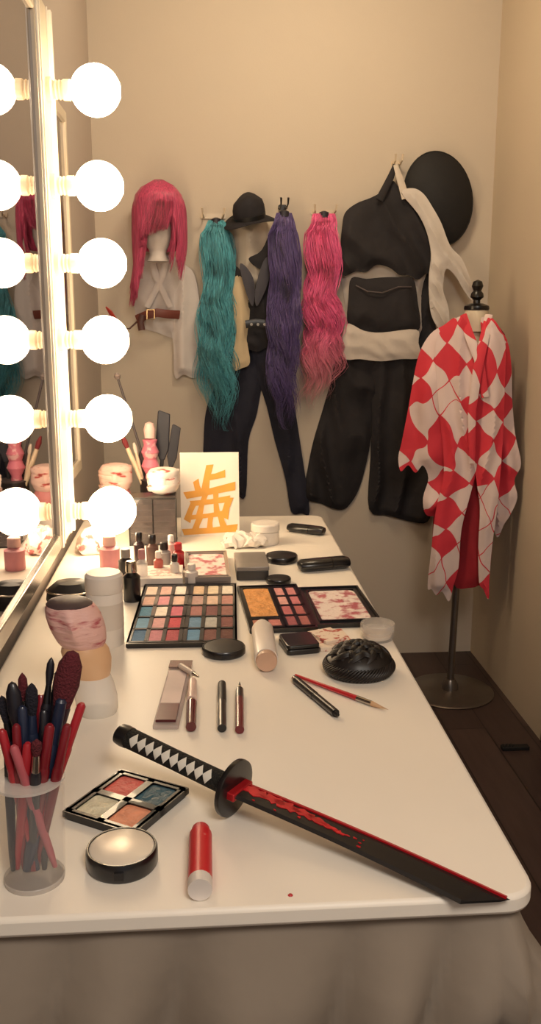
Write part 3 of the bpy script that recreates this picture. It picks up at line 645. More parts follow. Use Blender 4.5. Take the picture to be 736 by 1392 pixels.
# ---- brush cup
c, r, h = stand(49, 1222, 1040, 96)
t = thing('brush_cup', 'clear plastic cup packed with brushes at the front left corner', 'cup', c)
cw0 = obj('cup_wall', lathe(B(), [(.0, 0), (r*.86, 0), (r*.9, .004), (r, h), (r*.965, h), (r*.87, .006), (0, .006)], 40), clear, t)
obj('rim', lathe(B(), [(r*.965, h-.001), (r*1.02, h-.001), (r*1.02, h+.002), (r*.965, h+.002)], 40), M('#f0e8e0', .2, var=.02, alpha=.45), cw0)
obj('cup_base', lathe(B(), [(0, -.0), (r*.87, 0), (r*.88, .005), (r*.86, .006), (0, .006)], 40), M('#e0d8d0', .2, var=.02, alpha=.5), cw0)
cup = c
def cup_brush(tipx, tipy, dy, hr, hm_, bm_, label, blen=.03, br=.005, kind='makeup_brush', bx=None, ferr=silver, group=None):
    T_ = ony(tipx, tipy, cup.y+dy)
    off = Vector((T_.x-cup.x, T_.y-cup.y, 0))
    bt = cup + Vector((-off.x*.15 if bx is None else bx*r, -off.y*.15, .010))
    hr_off = bt.lerp(T_, h/max(.01, T_.z-TZ)) - cup; hr_off.z = 0
    if hr_off.length > r*.82: bt -= hr_off.normalized()*(hr_off.length-r*.82)
    q = Vector((bt.x-cup.x, bt.y-cup.y, 0))
    if q.length > r*.72: q = q.normalized()*r*.72; bt.x = cup.x+q.x; bt.y = cup.y+q.y
    Lb = (T_-bt).length
    th = thing(kind, label, 'brush', group=group, mw=axm(bt, T_))
    obj('handle', lathe(B(), [(0, 0), (hr*.5, .001), (hr*.8, .02), (hr, Lb*.45), (hr*1.1, Lb-blen-.025), (hr*.9, Lb-blen-.02), (0, Lb-blen-.02)], 14), hm_, th)
    if bm_:
        obj('ferrule', lathe(B(), [(hr*.9, Lb-blen-.022), (br*.75, Lb-blen-.002), (br*.7, Lb-blen), (0, Lb-blen)], 14), ferr, th)
        obj('bristles', lathe(B(), [(br*.7, Lb-blen), (br*1.05, Lb-blen*.6), (br*.95, Lb-blen*.25), (br*.5, Lb-.003), (0, Lb)], 18, None, 1, .8), bm_, th)
    else:
        obj('end_cap', lathe(B(), [(0, Lb-blen-.021), (hr*.95, Lb-blen-.02), (hr*.9, Lb-.003), (hr*.5, Lb), (0, Lb)], 14), hm_, th)
dk = M('#1c1a22', .35, coat=.3); dred = M('#7a1822', .3, coat=.4); nav = M('#20283e', .35, coat=.3); rd = M('#a8222c', .35, coat=.3); pk = M('#b85a62', .4, coat=.3)
brr = M('#5c1822', .85, bump=.6, bscale=400); brd = M('#1b1824', .9, bump=.6, bscale=400)
cup_brush(100, 884, .012, .0090, nav, brr, 'thick brush with big dark crimson bristles, tallest in the cup', .062, .0130, ferr=M('#31202a', .3, .3))
cup_brush(70, 893, .02, .0055, dk, dk, 'slim black brush just left of the big crimson one', .03, .0042, ferr=blackp)
cup_brush(30, 914, .02, .0052, dred, brr, 'dark red brush leaning left of the black ones', .03, .0050)
cup_brush(16, 926, .0, .0070, dk, dk, 'black brush with flat tip leaning to the left', .05, .0080, ferr=blackp)
cup_brush(43, 928, .01, .0068, nav, brd, 'wide navy brush in the middle of the cup', .035, .0065, ferr=nav)
cup_brush(112, 956, -.005, .0052, rd, None, 'thin red handle leaning far right in the cup')
cup_brush(2, 945, .012, .0055, nav, brd, 'navy brush leaning far left in the cup', .03, .0055, ferr=blackp)
cup_brush(2, 992, -.012, .0052, rd, None, 'short red stick leaning far left at the rim')
cup_brush(68, 985, -.015, .0058, dred, None, 'dark red stick at the front of the cup')
cup_brush(50, 1004, -.022, .0058, dk, brr, 'short black brush at the front centre of the cup', .02, .0055)
cup_brush(18, 1014, -.022, .0052, pk, None, 'pink stick slanting across the front left of the cup', bx=.6)
cup_brush(56, 944, .02, .0052, dred, None, 'plain dark red stick behind the front brushes')
cup_brush(84, 950, .0, .0065, nav, None, 'navy stick right of the short front brushes')
cup_brush(92, 985, -.014, .0052, dred, None, 'red stick at the front right rim of the cup', bx=.1)
cup_brush(30, 960, -.005, .0056, nav, None, 'navy stick between the left brushes', bx=-.1)
cup_brush(38, 1010, -.018, .0054, rd, None, 'short red stick low at the front of the cup', bx=-.5)
cup_brush(80, 912, .024, .0046, dk, None, 'thin black stick beside the big crimson brush')
cup_brush(22, 985, -.015, .0050, dred, None, 'dark red stick left of the short front brush', bx=-.3)
cup_brush(10, 1002, .008, .0050, dk, None, 'black stick low at the left rim of the cup', bx=-.6)
cup_brush(60, 965, .006, .0054, dk, None, 'black stick in the very middle of the cup', bx=.3)
# ---- helpers for round and standing items
def pot(name, label, cat, px, pyb, pyt, w, prof, mat, lid=None, group=None, seg=36, lidname='lid'):
    c, r, h = stand(px, pyb, pyt, w)
    t = thing(name, label, cat, c, 0, group)
    obj('body', lathe(B(), [(a*r, b*h) for a, b in prof], seg), mat, t)
    if lid: obj(lidname, lathe(B(), [(a*r, b*h) for a, b in lid[0]], seg), lid[1], t)
    return t, r, h
def disc(name, label, cat, px0, px1, py0, py1, h, mats, group=None):
    px = (px0+px1)/2; c = onz(px, (py0+py1)/2, TZ); r = (px1-px0)/2*depth(c)/F
    t = thing(name, label, cat, c, 0, group)
    obj('case', lathe(B(), [(r*.95, 0), (r, h*.15), (r, h*.85), (r*.96, h), (r*.92, h), (r*.90, h*.88), (0, h*.88)], 40), mats[0], t)
    if len(mats) > 1: obj('top_plate', lathe(B(), [(r*.90, h*.85), (r*.90, h*.96), (r*.84, h*1.02), (0, h*1.05)], 40), mats[1], t)
    if len(mats) > 2: obj('clasp', box(B(), -.005, .005, -r-.002, -r+.003, h*.3, h*.7), mats[2], t)
    return t
disc('powder_compact', 'round black compact with a pale mirrored lid beside the red tube', 'compact', 118, 215, 1136, 1212, .022, (blackp, M('#efe4d4', .3, .2, var=.04), blackm))
disc('powder_compact', 'black lidded compact lying in front of the large palette', 'compact', 275, 334, 873, 902, .014, (blackp, blackm, blackm))
disc('powder_compact', 'black round compact near the far end by the black case', 'compact', 361, 405, 751, 774, .016, (blackp, blackm, blackm))
disc('powder_compact', 'smallest black round lid between the blush palette and grey box', 'lid', 362, 396, 785, 799, .012, (blackp, blackm))
t, r, h = pot('white_bottle', 'tall white cylindrical bottle standing behind the painted bust', 'bottle', 145, 883, 772, 50, [(0, 0), (.94, 0), (1, .02), (1, .72), (.97, .74), (0, .74)], white, ([(1, .745), (1.03, .76), (1.03, .96), (.9, 1), (0, 1)], white))
obj('label_band', lathe(B(), [(r*1.0, h*.25), (r*1.012, h*.25), (r*1.012, h*.6), (r*1.0, h*.6)], 36), M('#d9cec2', .5, var=.05), t)
c, r, h = stand(361, 908, 848, 32)
a = onz(363, 900, TZ+r*.95); b = onz(356, 850, TZ+r*.95); mmx = axm(a, b); L = (b-a).length
t = thing('foundation_tube', 'white and brown tube lying in front of the blush palette', 'tube', mw=mmx)
obj('tube_body', lathe(B(), [(0, .012), (r*.98, .012), (r, .02), (r, L*.85), (r*.7, L*.97), (0, L)], 28), M('#e6dcd2', .35, var=.05), t)
obj('cap', lathe(B(), [(0, 0), (r*.85, 0), (r*.9, .003), (r*.9, .014), (0, .014)], 28), M('#cba48a', .35), t)
c, r, h = stand(513, 876, 842, 46)
t = thing('clear_jar', 'small clear round jar beside the marbled palette', 'jar', c)
obj('jar_body', lathe(B(), [(0, 0), (r*.9, 0), (r, .004), (r, .018), (r*.92, .018), (r*.88, .004), (0, .004)], 36), M('#efe9e2', .1, var=.02, alpha=.3), t)
obj('cream', lathe(B(), [(0, .0045), (r*.85, .0045), (r*.85, .010), (0, .012)], 30), M('#cdb9a2', .6), t)
obj('lid', lathe(B(), [(r*1.02, .017), (r*1.04, .019), (r*1.04, .029), (r, .031), (0, .031)], 36), M('#e2dad2', .1, var=.02, alpha=.35), t)
c, w, d, a = rect((383, 873), (425, 870), (433, 888), (386, 893))
t = thing('black_case', 'small glossy black oblong case in front of the blush palette', 'case', c, a)
obj('case_base', prism(B(), rrect(w, d, .008), 0, .010), blackp, t, bev=.0015); obj('case_lid', prism(B(), rrect(w*.98, d*.98, .008), .0105, .018), blackp, t, bev=.002)
c, w, d, a = rect((424, 862), (472, 860), (477, 882), (430, 888))
bm = B(); box(bm, -w/2, w/2, -d/2, d/2, 0, .008); box(bm, -w*.4, w*.3, -d*.3, d*.42, .008, .014, Matrix.Rotation(.25, 4, 'Z')); bm.transform(Matrix.Translation(c) @ Matrix.Rotation(a, 4, 'Z'))
solo('floral_wrapper', bm, M('#ead6c2', .6, scale=70, col2='#b8584c', thr=.57), 'cream and red floral packet between the black case and the hair bun', 'packet', bev=.001)
# hair bun: one braid coiled round and round, each lobe a bundle of strands
c = onz(488, 914, TZ); r = 49*depth(c)/F; rnd = random.Random(11)
bm = B()
lathe(bm, [(0, .002), (r*.84, .002), (r*.95, .010), (r*.93, .020), (r*.82, .031), (r*.6, .041), (r*.3, .047), (0, .049)], 40, None, 1, .95, lambda p: p*(1+.05*noise.noise(p*70)))
def dz(rho):
    q = min(.97, rho/(r*.98)); return .006+.043*math.sqrt(1-q*q)
NT = 2.4; tot = 2*PI*NT; ph = 0; side = 1
while ph < tot:
    R0 = r*(.78-.68*ph/tot); wdt = .0135*(1-.2*ph/tot); ln = .034*(1-.35*ph/tot); dth = ln/max(.012, R0)
    for sI in range(7):
        o_ = (sI-3)/3; pts = []; rd = []
        for k in range(10):
            s = k/9; th = ph+dth*s; rr_ = r*(.78-.68*th/tot)
            lat = side*wdt*(1.0-1.7*s)*.85 + o_*.0052*math.sin(PI*(.12+.76*s))*side
            R_ = min(r*.97, max(.001, rr_+lat)); up_ = .0055*math.sin(PI*min(1, s*1.02))*(1-.4*o_*o_)
            pts.append((R_*math.cos(th), R_*math.sin(th)*.95, max(.003, dz(R_)+up_-.001))); rd.append(.0024*(.35+.65*math.sin(PI*(.06+.88*s))))
        tube(bm, pts, rd, 6, 1)
    side = -side; ph += .0125/max(.014, R0)
for q in range(60):
    a0 = 2*PI*q/60; pts = []; rd = []
    for k in range(10):
        s = k/9; th = a0+.45*s; rh = r*(.90+.07*math.sin(PI*s)); pts.append((rh*math.cos(th), rh*math.sin(th)*.95, .004+.020*s)); rd.append(.0030*(.4+.6*math.sin(PI*(.1+.8*s))))
    tube(bm, pts, rd, 6, .9)
bm.transform(Matrix.Translation(c))
solo('hair_bun', bm, M('#191311', .42, var=.3, scale=30), 'coiled black braided hair bun lying on the right of the table', 'hairpiece', ang=80)
def stick(name, label, cat, a_, b_, r, segs, group=None, z=None):
    z = TZ+r+.0004 if z is None else z
    A = onz(*a_, z); Bp = onz(*b_, z); L = (Bp-A).length
    t = thing(name, label, cat, group=group, mw=axm(A, Bp))
    for nm, s0, s1, r0, r1, mt in segs:
        p = [(0, s0*L), (r*r0, s0*L), (r*(r0+r1)/2*1.0, (s0+s1)/2*L), (r*r1, s1*L), (0, s1*L)] if r1 > 0 else [(0, s0*L), (r*r0, s0*L), (0, s1*L)]
        obj(nm, lathe(B(), p, 18), mt, t)
    return t
stick('eyeliner_pencil', 'plain black eyeliner pencil lying left of the dark red pencil', 'pencil', (302, 990), (302, 928), .0066, [('barrel', 0, .55, 1, 1, blackp), ('cap', .55, .97, 1.05, 1.0, blackm), ('cap_tip', .97, 1, .7, .3, blackm)])
stick('lip_pencil', 'dark red and black lip pencil right of the eyeliner', 'pencil', (326, 992), (326, 926), .0066, [('barrel', 0, .6, 1, 1, M('#6a141e', .3, coat=.4)), ('cap', .6, .8, 1.0, .95, blackp), ('ferrule', .8, .88, .6, .45, silver), ('tip', .88, 1, .4, .0, blackm)])
stick('marker_pen', 'black pen lying beside the red paintbrush', 'pen', (460, 972), (400, 922), .0062, [('tip', 0, .05, .4, .8, blackm), ('barrel', .05, .5, 1, 1, blackp), ('cap', .5, .95, 1.08, 1.05, M('#1a1718', .25)), ('clip', .95, 1, 1.0, .8, silver)])
stick('paintbrush', 'thin red paintbrush with pale bristles lying in front of the hair bun', 'brush', (402, 918), (529, 965), .0042, [('handle', 0, .68, .6, 1, M('#c8222c', .3, coat=.5)), ('ferrule', .68, .83, 1.05, 1.0, silver), ('bristles', .83, 1, 1.0, .0, M('#c9a27c', .8))])
stick('red_tube', 'bright red tube with a white end lying right of the pale-lidded compact', 'tube', (272, 1210), (273, 1128), .0130, [('end_cap', 0, .14, .98, 1, M('#e2d8d0', .4)), ('tube_body', .14, .9, 1, 1, M('#c8242c', .35, scale=40, col2='#d8a8a0', thr=.64)), ('top_cap', .9, 1, .9, .8, M('#d03a42', .35))])
c, w, d, a = rect((224, 904), (258, 904), (248, 992), (217, 992))
t = thing('clear_packet', 'clear plastic packet with a dark red stick inside, left of the lip gloss', 'packet', c, a)
obj('plastic_sleeve', prism(B(), rrect(w, d, .003), 0, .006), M('#dccac4', .12, var=.05, alpha=.5), t, bev=.001)
obj('foil_header', box(B(), -w/2, w/2, d*.38, d*.5, .006, .009), M('#a59490', .25, .7), t)
obj('dark_insert', box(B(), -w*.42, w*.36, -d*.45, -d*.22, .006, .010), M('#5a1a20', .35), t)
obj('paper_insert', box(B(), -w*.42, w*.36, -d*.20, d*.32, .006, .0085), M('#c9b4ae', .5), t)
stick('lip_gloss', 'dark red lip gloss with pale cap beside the clear packet', 'lip gloss', (260, 988), (262, 926), .0085, [('tube_body', 0, .48, .9, 1, M('#5a1018', .15, coat=.6)), ('neck', .48, .55, .7, .7, silver), ('cap', .55, 1, .95, .8, M('#e0c4b8', .3))])
stick('glass_dropper', 'slanted pale tube lying across the top of the clear packet', 'tube', (246, 905), (270, 920), .005, [('barrel', 0, .7, 1, 1, M('#d8cabc', .2)), ('tip', .7, 1, .7, .3, silver)], z=TZ+.0145)
# ---- painted busts
skinp = M('#e8b8ae', .5, scale=30, col2='#b5505a', thr=.60, stretch=(.6, 1, 3.5), bump=.35, bscale=40, soft=.06)
wrapm = M('#e6dad0', .6, scale=26, col2='#b2473f', thr=.62, stretch=(.8, 1, 3), bump=.2, bscale=40, soft=.04)
wrapp = M('#e2c0b4', .6, scale=26, col2='#b2473f', thr=.59, stretch=(.8, 1, 3), bump=.2, bscale=40, soft=.04)
def bust(label, px, pyb, pyt, w, headm, neckm, basem, lean=0, group=None, darktop=False, hr=1.0, nr=1.0, strips=True, only=False, z=TZ, name='practice_bust'):
    c, r, h = stand(px, pyb, pyt, w, z)
    t = thing(name, label, 'bust', c, 0, group)
    def sh(p): return Vector((p.x-lean*r*(p.z/h)**1.5, p.y, p.z))
    if only: k = h; z0 = 0; q = r
    else:
        obj('base', lathe(B(), [(0, 0), (r*.92, 0), (r*1.0, h*.03), (r*1.04, h*.14), (r*1.0, h*.26), (r*.90, h*.34), (0, h*.34)], 36, None, 1, 1, sh), basem, t)
        obj('neck', lathe(B(), [(r*.90, h*.335), (r*1.04*nr, h*.40), (r*1.16*nr, h*.48), (r*1.16*nr, h*.56), (r*1.0*nr, h*.62), (0, h*.62)], 36, None, 1, .95, sh), neckm, t)
        k = h*(1-.56); z0 = h*.56; q = r*1.32*hr
    def ff(p):
        p = p.copy()
        if p.y < 0:
            p.y -= q*.20*math.exp(-(p.x/(q*.18))**2-((p.z-z0-k*.55)/(k*.22))**2)
            p.y -= q*.09*math.exp(-(p.x/(q*.36))**2-((p.z-z0-k*.22)/(k*.08))**2)
            for s in (-1, 1): p.y += q*.10*math.exp(-((p.x-s*q*.42)/(q*.2))**2-((p.z-z0-k*.75)/(k*.12))**2)
        return sh(p)
    prof = [(0, z0)]+[(q*a, z0+k*b) for a, b in ((.52, .0), (.68, .05), (.80, .12), (.90, .22), (.96, .34), (1.0, .46), (1.01, .58), (1.0, .70), (.96, .80), (.89, .89), (.78, .96), (.5, 1.0))]+[(0, z0+k*1.0)]
    hd0 = obj('painted_face', lathe(B(), prof, 48, None, 1, .88, ff), headm, t, ang=60)
    if strips:
        for j, (zz, tl) in enumerate(((.32, .25), (.55, -.25), (.76, .15))):
            pts = []
            for a in range(33):
                th = 2*PI*a/32; pz = z0+k*(zz+tl*math.cos(th)*.5)
                pts.append(sh(Vector((q*.985*math.cos(th), q*.870*math.sin(th)-(q*.12*math.exp(-((math.cos(th))/.25)**2) if math.sin(th) < 0 else 0), pz))))
            obj('bandage_strip', tube(B(), pts, [k*.020]*33, 8, 4.5, (0, 0, 1)), headm, hd0, ang=80)
    if darktop: obj('dark_top', lathe(B(), [(0, h*.955), (q*.82, h*.955), (q*.84, h*.975), (q*.7, h*1.0), (q*.4, h*1.02), (0, h*1.025)], 32, None, 1, .88, sh), M('#4a3a3a', .5), hd0)
    return t
ghost = M('#fff6ec', .25, var=.03, alpha=.68)
bust('practice bust with pink scratched mask above an orange neck, front left', 134, 979, 808, 56, skinp, M('#f4c496', .35, var=.06, alpha=.8), ghost, 1.2, None, True, strips=False)
bust('pink-painted bandaged practice head close to the lowest bulb', 160, 722, 628, 34, wrapp, M('#d88a8a', .5), ghost, 0, 'bandaged heads by the bulbs')
# ---- back cluster
c, r, h = stand(210, 742, 676, 46)
oc = Vector((c.x, c.y-.005, TZ))
t = thing('smoky_organiser', 'smoky box with dark edges carrying the white bandaged head beside the character card', 'organiser', oc)
w = .12; d = .07; hh = ony(210, 678, oc.y-.035).z-TZ
bm = B(); box(bm, -w/2, w/2, -d/2, -d/2+.002, 0, hh); box(bm, -w/2, w/2, d/2-.002, d/2, 0, hh); box(bm, -w/2, -w/2+.002, -d/2, d/2, 0, hh); box(bm, w/2-.002, w/2, -d/2, d/2, 0, hh); box(bm, -w/2, w/2, -d/2, d/2, 0, .003); box(bm, -.001, .001, -d/2, d/2, 0, hh)
obj('smoky_walls', bm, M('#5a5250', .1, alpha=.5), t)
obj('lid', box(B(), -w/2, w/2, -d/2, d/2, hh, hh+.003), M('#3a3432', .3), t)
for k in range(3): obj('divider_shelf', box(B(), -w/2+.003, w/2-.003, -d/2+.003, d/2-.003, hh*(k+1)/4, hh*(k+1)/4+.002), M('#8a7f7a', .3), t)
bm = B()
for z in (.002, hh): tube(bm, [(-w/2, -d/2, z), (w/2, -d/2, z), (w/2, d/2, z), (-w/2, d/2, z), (-w/2, -d/2, z)], .002, 6)
for sx in (-1, 0, 1): tube(bm, [(sx*w/2, -d/2, 0), (sx*w/2, -d/2, hh)], .002, 6)
obj('dark_edging', bm, M('#1b1616', .4), t)
bust('white bandaged practice head lying on top of the smoky box', 223, 675, 633, 45, wrapm, None, None, 0, 'bandaged heads by the bulbs', only=True, z=TZ+hh+.003, name='practice_head')
c, r, h = stand(212, 716, 660, 36)
rc = Vector((c.x, c.y+.005, TZ))
t = thing('tool_pot', 'dark round pot holding tall tools behind the smoky box', 'pot', rc)
obj('pot_wall', lathe(B(), [(0, 0), (.036, 0), (.040, .004), (.042, .13), (.039, .13), (.037, .006), (0, .006)], 30), M('#2a2424', .4), t)
obj('rim', lathe(B(), [(.039, .128), (.044, .129), (.044, .133), (.039, .133)], 30), M('#4a4040', .4), t)
def tool(name, label, cat, tx, ty, dy, bx, parts):
    T_ = ony(tx, ty, rc.y+dy); bt = rc+Vector((bx, max(-.02, min(.02, dy*.5)), .008)); L = (T_-bt).length
    t = thing(name, label, cat, mw=axm(bt, T_, (0, -1, 0)))
    for nm, prof, mt, sx_, sy_ in parts: obj(nm, lathe(B(), [(a, b*L) for a, b in prof], 18, None, sx_, sy_), mt, t)
def comb(lab, tx, ty, bx, w0):
    T_ = ony(tx, ty, rc.y+.03); bt = rc+Vector((bx, .012, .008)); L = (T_-bt).length
    t = thing('styling_comb', lab, 'comb', mw=axm(bt, T_, (0, -1, 0)))
    obj('handle', box(B(), -w0*.3, w0*.3, -.003, .003, 0, L*.56), blackm, t, bev=.002)
    bm = B(); prism(bm, [(-w0*.4, L*.55), (w0*.4, L*.55), (w0*1.15, L*.66), (w0*1.05, L*.99), (w0*.8, L), (-w0*.9, L*.97), (-w0, L*.66)], -.004, .004, Matrix.Rotation(R(90), 4, 'X'))
    obj('paddle', bm, M('#2a2932', .5), t, bev=.003)
comb('broad black paddle standing tallest in the dark pot', 224, 558, .008, .018)
comb('shorter black paddle leaning right in the dark pot', 241, 577, .020, .013)
tool('long_rod', 'long thin dark rod leaning far left from the dark pot', 'rod', 158, 507, .01, .022, [('shaft', [(0, 0), (.004, 0), (.0035, .96), (0, .96)], M('#4a4244', .5), 1, 1), ('tip', [(0, .955), (.006, .96), (.010, .98), (.004, 1), (0, 1)], M('#7a6c68', .5), 1, 1)])
tool('wooden_brush', 'cream wooden brush leaning left near the bandaged heads', 'brush', 166, 592, -.02, .010, [('handle', [(0, 0), (.006, 0), (.007, .7), (.006, .86), (0, .86)], M('#e4cfae', .5), 1, 1), ('bristles', [(0, .85), (.006, .86), (.008, .93), (.003, 1), (0, 1)], M('#7b2a2e', .8), 1, 1)])
tool('wooden_brush', 'second cream brush, more upright, beside the leaning one', 'brush', 182, 602, -.01, -.01, [('handle', [(0, 0), (.004, 0), (.005, .7), (.004, .88), (0, .88)], M('#d8c4a8', .5), 1, 1), ('bristles', [(0, .87), (.005, .88), (.006, .94), (.003, 1), (0, 1)], M('#d8cabb', .8), 1, 1)])
tool('dark_brush', 'dark brush standing between the two bandaged heads', 'brush', 192, 612, .01, -.02, [('handle', [(0, 0), (.005, 0), (.006, .7), (.005, .86), (0, .86)], blackm, 1, 1), ('bristles', [(0, .85), (.006, .86), (.009, .93), (.004, 1), (0, 1)], M('#3a2a2c', .8), 1, 1)])
tool('pink_wrapped_bottle', 'tall pink ridged bottle with pale cap standing in the dark pot', 'bottle', 203, 573, -.008, -.010, [('body', [(0, 0), (.018, 0), (.018, .1), (.018, .40), (.014, .48), (.026, .56), (.018, .63), (.025, .70), (.017, .77), (.021, .82), (0, .84)], M('#d4788a', .5, scale=30, col2='#e8b8b8', thr=.55), 1, 1), ('cap', [(0, .83), (.015, .84), (.017, .92), (.012, .98), (0, 1)], M('#e6c0b8', .4), 1, 1)])
# floral and pale crumpled pieces near the mirror
bm = B(); c = onz(132, 752)
for k in range(3):
    lathe(bm, [(0, 0), (.025, .0), (.036, .010), (.034, .030), (.024, .05), (.012, .062), (0, .064)], 26, Matrix.Translation(c+Vector((k*.018-.018, (k % 2)*.02, 0))), .9, .8)
for v in bm.verts:
    nz = noise.noise_vector(v.co*48); v.co += Vector((nz.x*.014, nz.y*.010, nz.z*.020)); v.co.z = max(TZ, v.co.z); v.co.x = max(v.co.x, XL+.03)
solo('floral_cloth', bm, M('#dcd0c6', .85, scale=40, col2='#b86a68', thr=.60), 'crumpled pale floral cloth against the mirror below the lowest bulb', 'cloth', ang=14)
# art card
c0 = onz(247, 728); c1 = onz(326, 729); wv = (c1-c0).length; cc = (c0+c1)/2
tp = ony(288, 615, cc.y+.03); hgt = (tp.z-TZ)*1.01
lean = math.atan2(.03, hgt)
mw = Matrix.Translation(Vector((cc.x, cc.y, TZ))) @ Matrix.Rotation(-lean, 4, 'X')
t = thing('art_card', 'white card with a big orange painted character leaning at the back', 'card', mw=mw)
bd0 = obj('board', box(B(), -wv/2, wv/2, 0, .006, 0, hgt), M('#f2e8da', .6, var=.03), t, bev=.001)
sx_ = wv/79; sz_ = hgt/114
bm = B(); lay = [0]
def st(p, q, th=5, e=1.0):
    th *= 1.15
    P_ = Vector(((p[0]-287)*sx_, (729-p[1])*sz_)); Q = Vector(((q[0]-287)*sx_, (729-q[1])*sz_)); dd = (Q-P_).normalized(); nn = Vector((-dd.y, dd.x))*th*sx_/2
    lay[0] += 1; z1 = .0012+.00004*lay[0]
    pl = [P_-nn*.7-dd*th*sx_*.1, P_.lerp(Q, .5)-nn*.85, Q-nn*1.0+dd*th*sx_*.12, Q+nn*1.2+dd*th*sx_*.35*e, P_.lerp(Q, .5)+nn*.8, P_+nn*1.15-dd*th*sx_*.35*e]
    prism(bm, pl, 0, z1, Matrix.Rotation(R(90), 4, 'X'))
for s in (((286, 634), (280, 668), 9), ((284, 650), (306, 645), 8), ((268, 655), (272, 668), 8), ((256, 674), (319, 662), 9),
          ((264, 684), (256, 706), 8), ((263, 685), (312, 679), 7), ((312, 679), (306, 702), 9), ((280, 672), (272, 700), 7), ((294, 668), (296, 700), 7), ((260, 704), (308, 698), 6),
          ((272, 704), (266, 722), 8), ((287, 702), (286, 720), 7), ((300, 700), (305, 718), 8), ((252, 724), (321, 719), 8)): st(*s)
obj('painted_character', bm, M('#e8a545', .5), bd0)
pot('white_jar', 'white round cream jar right of the orange character card', 'jar', 361, 743, 707, 38, [(0, 0), (.93, 0), (1, .06), (1, .6), (.96, .62), (0, .62)], white, ([(1.0, .63), (1.04, .66), (1.04, .94), (.96, 1), (0, 1)], white))
def pouch(label, a_, b_, r, name='black_case', squash=.6):
    A = onz(*a_, TZ+r*squash); Bp = onz(*b_, TZ+r*squash); L = (Bp-A).length; mx = axm(A, Bp)
    t = thing(name, label, 'case', mw=mx)
    obj('case_body', lathe(B(), [(0, 0), (r*.7, .004), (r*.95, .012), (r, L*.4), (r, L*.62), (0, L*.62)], 24, None, 1, squash), blackp, t)
    obj('case_cap', lathe(B(), [(0, L*.63), (r, L*.63), (r*.98, L-.014), (r*.75, L-.003), (0, L)], 24, None, 1, squash), M('#1b181a', .3, coat=.3), t)
pouch('long black oblong case lying right of the round compact', (405, 769), (475, 763), .024)
pouch('flat black case farthest away near the table corner', (391, 716), (442, 722), .020)
c, w, d, a = rect((320, 768), (360, 768), (366, 788), (321, 790), TZ)
t = thing('small_storage_box', 'grey translucent square box beside the round black compact', 'box', c, a)
obj('box_body', prism(B(), rrect(w, d, .005), 0, .022), M('#3a3634', .35), t, bev=.001); obj('lid', prism(B(), rrect(w*1.03, d*1.03, .005), .0225, .032), M('#8d857e', .2), t, bev=.0015)
bm = B(); c = onz(336, 743); rnd = random.Random(5)
for k in range(3):
    lathe(bm, [(0, 0), (.03, .0), (.045, .006), (.05, .014), (.042, .024), (.025, .030), (0, .028)], 30, Matrix.Translation(c+Vector((k*.022-.03, (k % 2)*.015, 0))), .8, .6)
for v in bm.verts:
    nz = noise.noise_vector(v.co*55); v.co += Vector((nz.x*.014, nz.y*.010, nz.z*.018)); v.co.z = max(TZ, v.co.z)
solo('crumpled_tissue', bm, M('#e6dcd0', .85, var=.05), 'crumpled white tissue lying in front of the white jar', 'tissue', ang=14)
def bottle(label, px, pyb, pyt, w, bm_, cm_, name='small_bottle', shoulder=.62, group='small bottles by the palette'):
    return pot(name, label, 'bottle', px, pyb, pyt, w, [(0, 0), (.92, 0), (1, .04), (1, shoulder), (.55, shoulder+.08), (.5, shoulder+.12), (0, shoulder+.12)], bm_, ([(.6, shoulder+.1), (.66, shoulder+.12), (.62, .97), (.5, 1), (0, 1)], cm_), group, 24, 'cap')
bottle('red nail varnish bottle with red cap', 243, 774, 736, 17, M('#b3202a', .15, coat=.6), M('#c2323a', .3))
bottle('white small bottle with white cap in front of the clear compact', 261, 797, 764, 18, M('#e8dcd2', .3), white)
bottle('grey small bottle with black cap left of the red one', 224, 775, 735, 18, M('#9f9894', .2), blackp)
bottle('amber glass small bottle with black cap behind the grey one', 208, 770, 725, 17, M('#6a5048', .15), blackp)
bottle('black small bottle with silver cap nearest the white bottle', 180, 820, 760, 24, blackp, silver)
bottle('clear small bottle with pink cap beside the black one', 194, 795, 745, 15, M('#e9e4de', .1, alpha=.5), M('#c98a88', .4))
bottle('short dark pot with grey cap left of the black bottle', 172, 790, 744, 20, M('#2a2426', .3), M('#8b8580', .3))
bottle('pink plastic bottle under the lowest bulb', 150, 775, 725, 28, M('#d89094', .4), M('#e6bab0', .4), shoulder=.6)
bottle('tiny white bottle with black cap beside the white carton', 238, 790, 752, 13, M('#e0d6cc', .3), blackp)
bottle('tiny coral bottle with white cap behind the white carton', 216, 783, 748, 13, M('#c9685c', .3), white)
bottle('slim dark bottle with black cap behind the clear one', 190, 768, 722, 15, M('#3a2c30', .2), blackp)
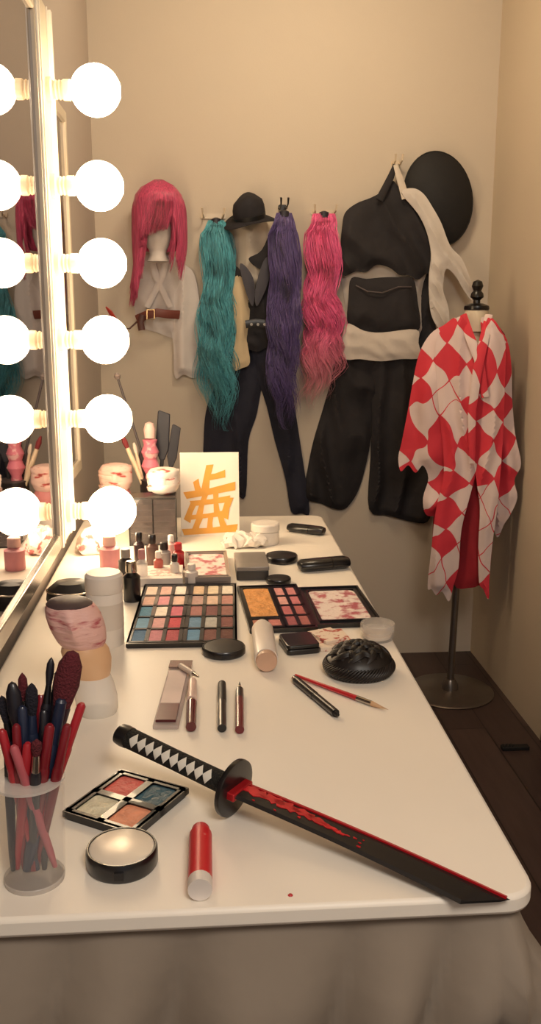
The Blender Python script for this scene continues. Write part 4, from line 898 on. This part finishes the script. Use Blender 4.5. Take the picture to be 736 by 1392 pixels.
bottle('pale pink slim bottle behind the red nail varnish', 233, 760, 726, 13, M('#d8a8a4', .3), white)
c, w, d, a = rect((190, 779), (248, 778), (250, 796), (188, 798))
t = thing('white_packet_box', 'low white carton behind the large palette', 'box', c, a)
obj('carton', box(B(), -w/2, w/2, -d/2, d/2, 0, .018), M('#d9cdc4', .5), t, bev=.001); obj('label_strip', box(B(), -w*.4, w*.4, -d*.3, d*.25, .018, .0186), M('#c9a49c', .5, scale=60, col2='#e8ddd0'), t)
c = onz(98, 822)
t = thing('black_pouch', 'black soft pouch with zip against the wall behind the painted bust', 'pouch', c)
obj('pouch_body', lathe(B(), [(0, 0), (.05, 0), (.058, .015), (.055, .035), (.035, .05), (0, .052)], 28, None, .9, .75), blackm, t)
obj('zip', tube(B(), [(.05*math.cos(a*PI/8), -.041*math.sin(a*PI/8)-.002, .034) for a in range(0, 9)], .0022, 6), silver, t)
solo('paint_drop', lathe(B(), [(0, 0), (.0028, 0), (.0018, .0012), (0, .0015)], 12, Matrix.Translation(onz(395, 1217))), M('#b2202a', .3), 'tiny red paint drop on the bare tabletop near the sword', 'paint drop')
# ------------------------------------------------------------------ light
def area(name, loc, tgt, size, e, c):
    l = bpy.data.lights.new(name, 'AREA'); l.energy = e; l.color = c; l.size = size; l.shape = 'DISK'
    o = bpy.data.objects.new(name, l); COL.objects.link(o); o.location = loc
    o.rotation_euler = (Vector(tgt)-Vector(loc)).to_track_quat('-Z', 'Y').to_euler()
area('warm_top_fill', (.35, 2.5, 2.55), (.35, 3.4, 1.7), .4, 13, (1, .80, .54))  # added unseen fill, warms the upper back wall
area('camera_side_fill', (.4, -.4, 2.35), (.0, 1.5, .75), .7, 22, (1, .91, .80))  # added unseen fill from behind the camera, brightens the table
w = bpy.data.worlds.new('world'); SC.world = w; w.use_nodes = True
w.node_tree.nodes['Background'].inputs[0].default_value = (.82, .77, .78, 1); w.node_tree.nodes['Background'].inputs[1].default_value = .32
SC.view_settings.view_transform = 'Standard'
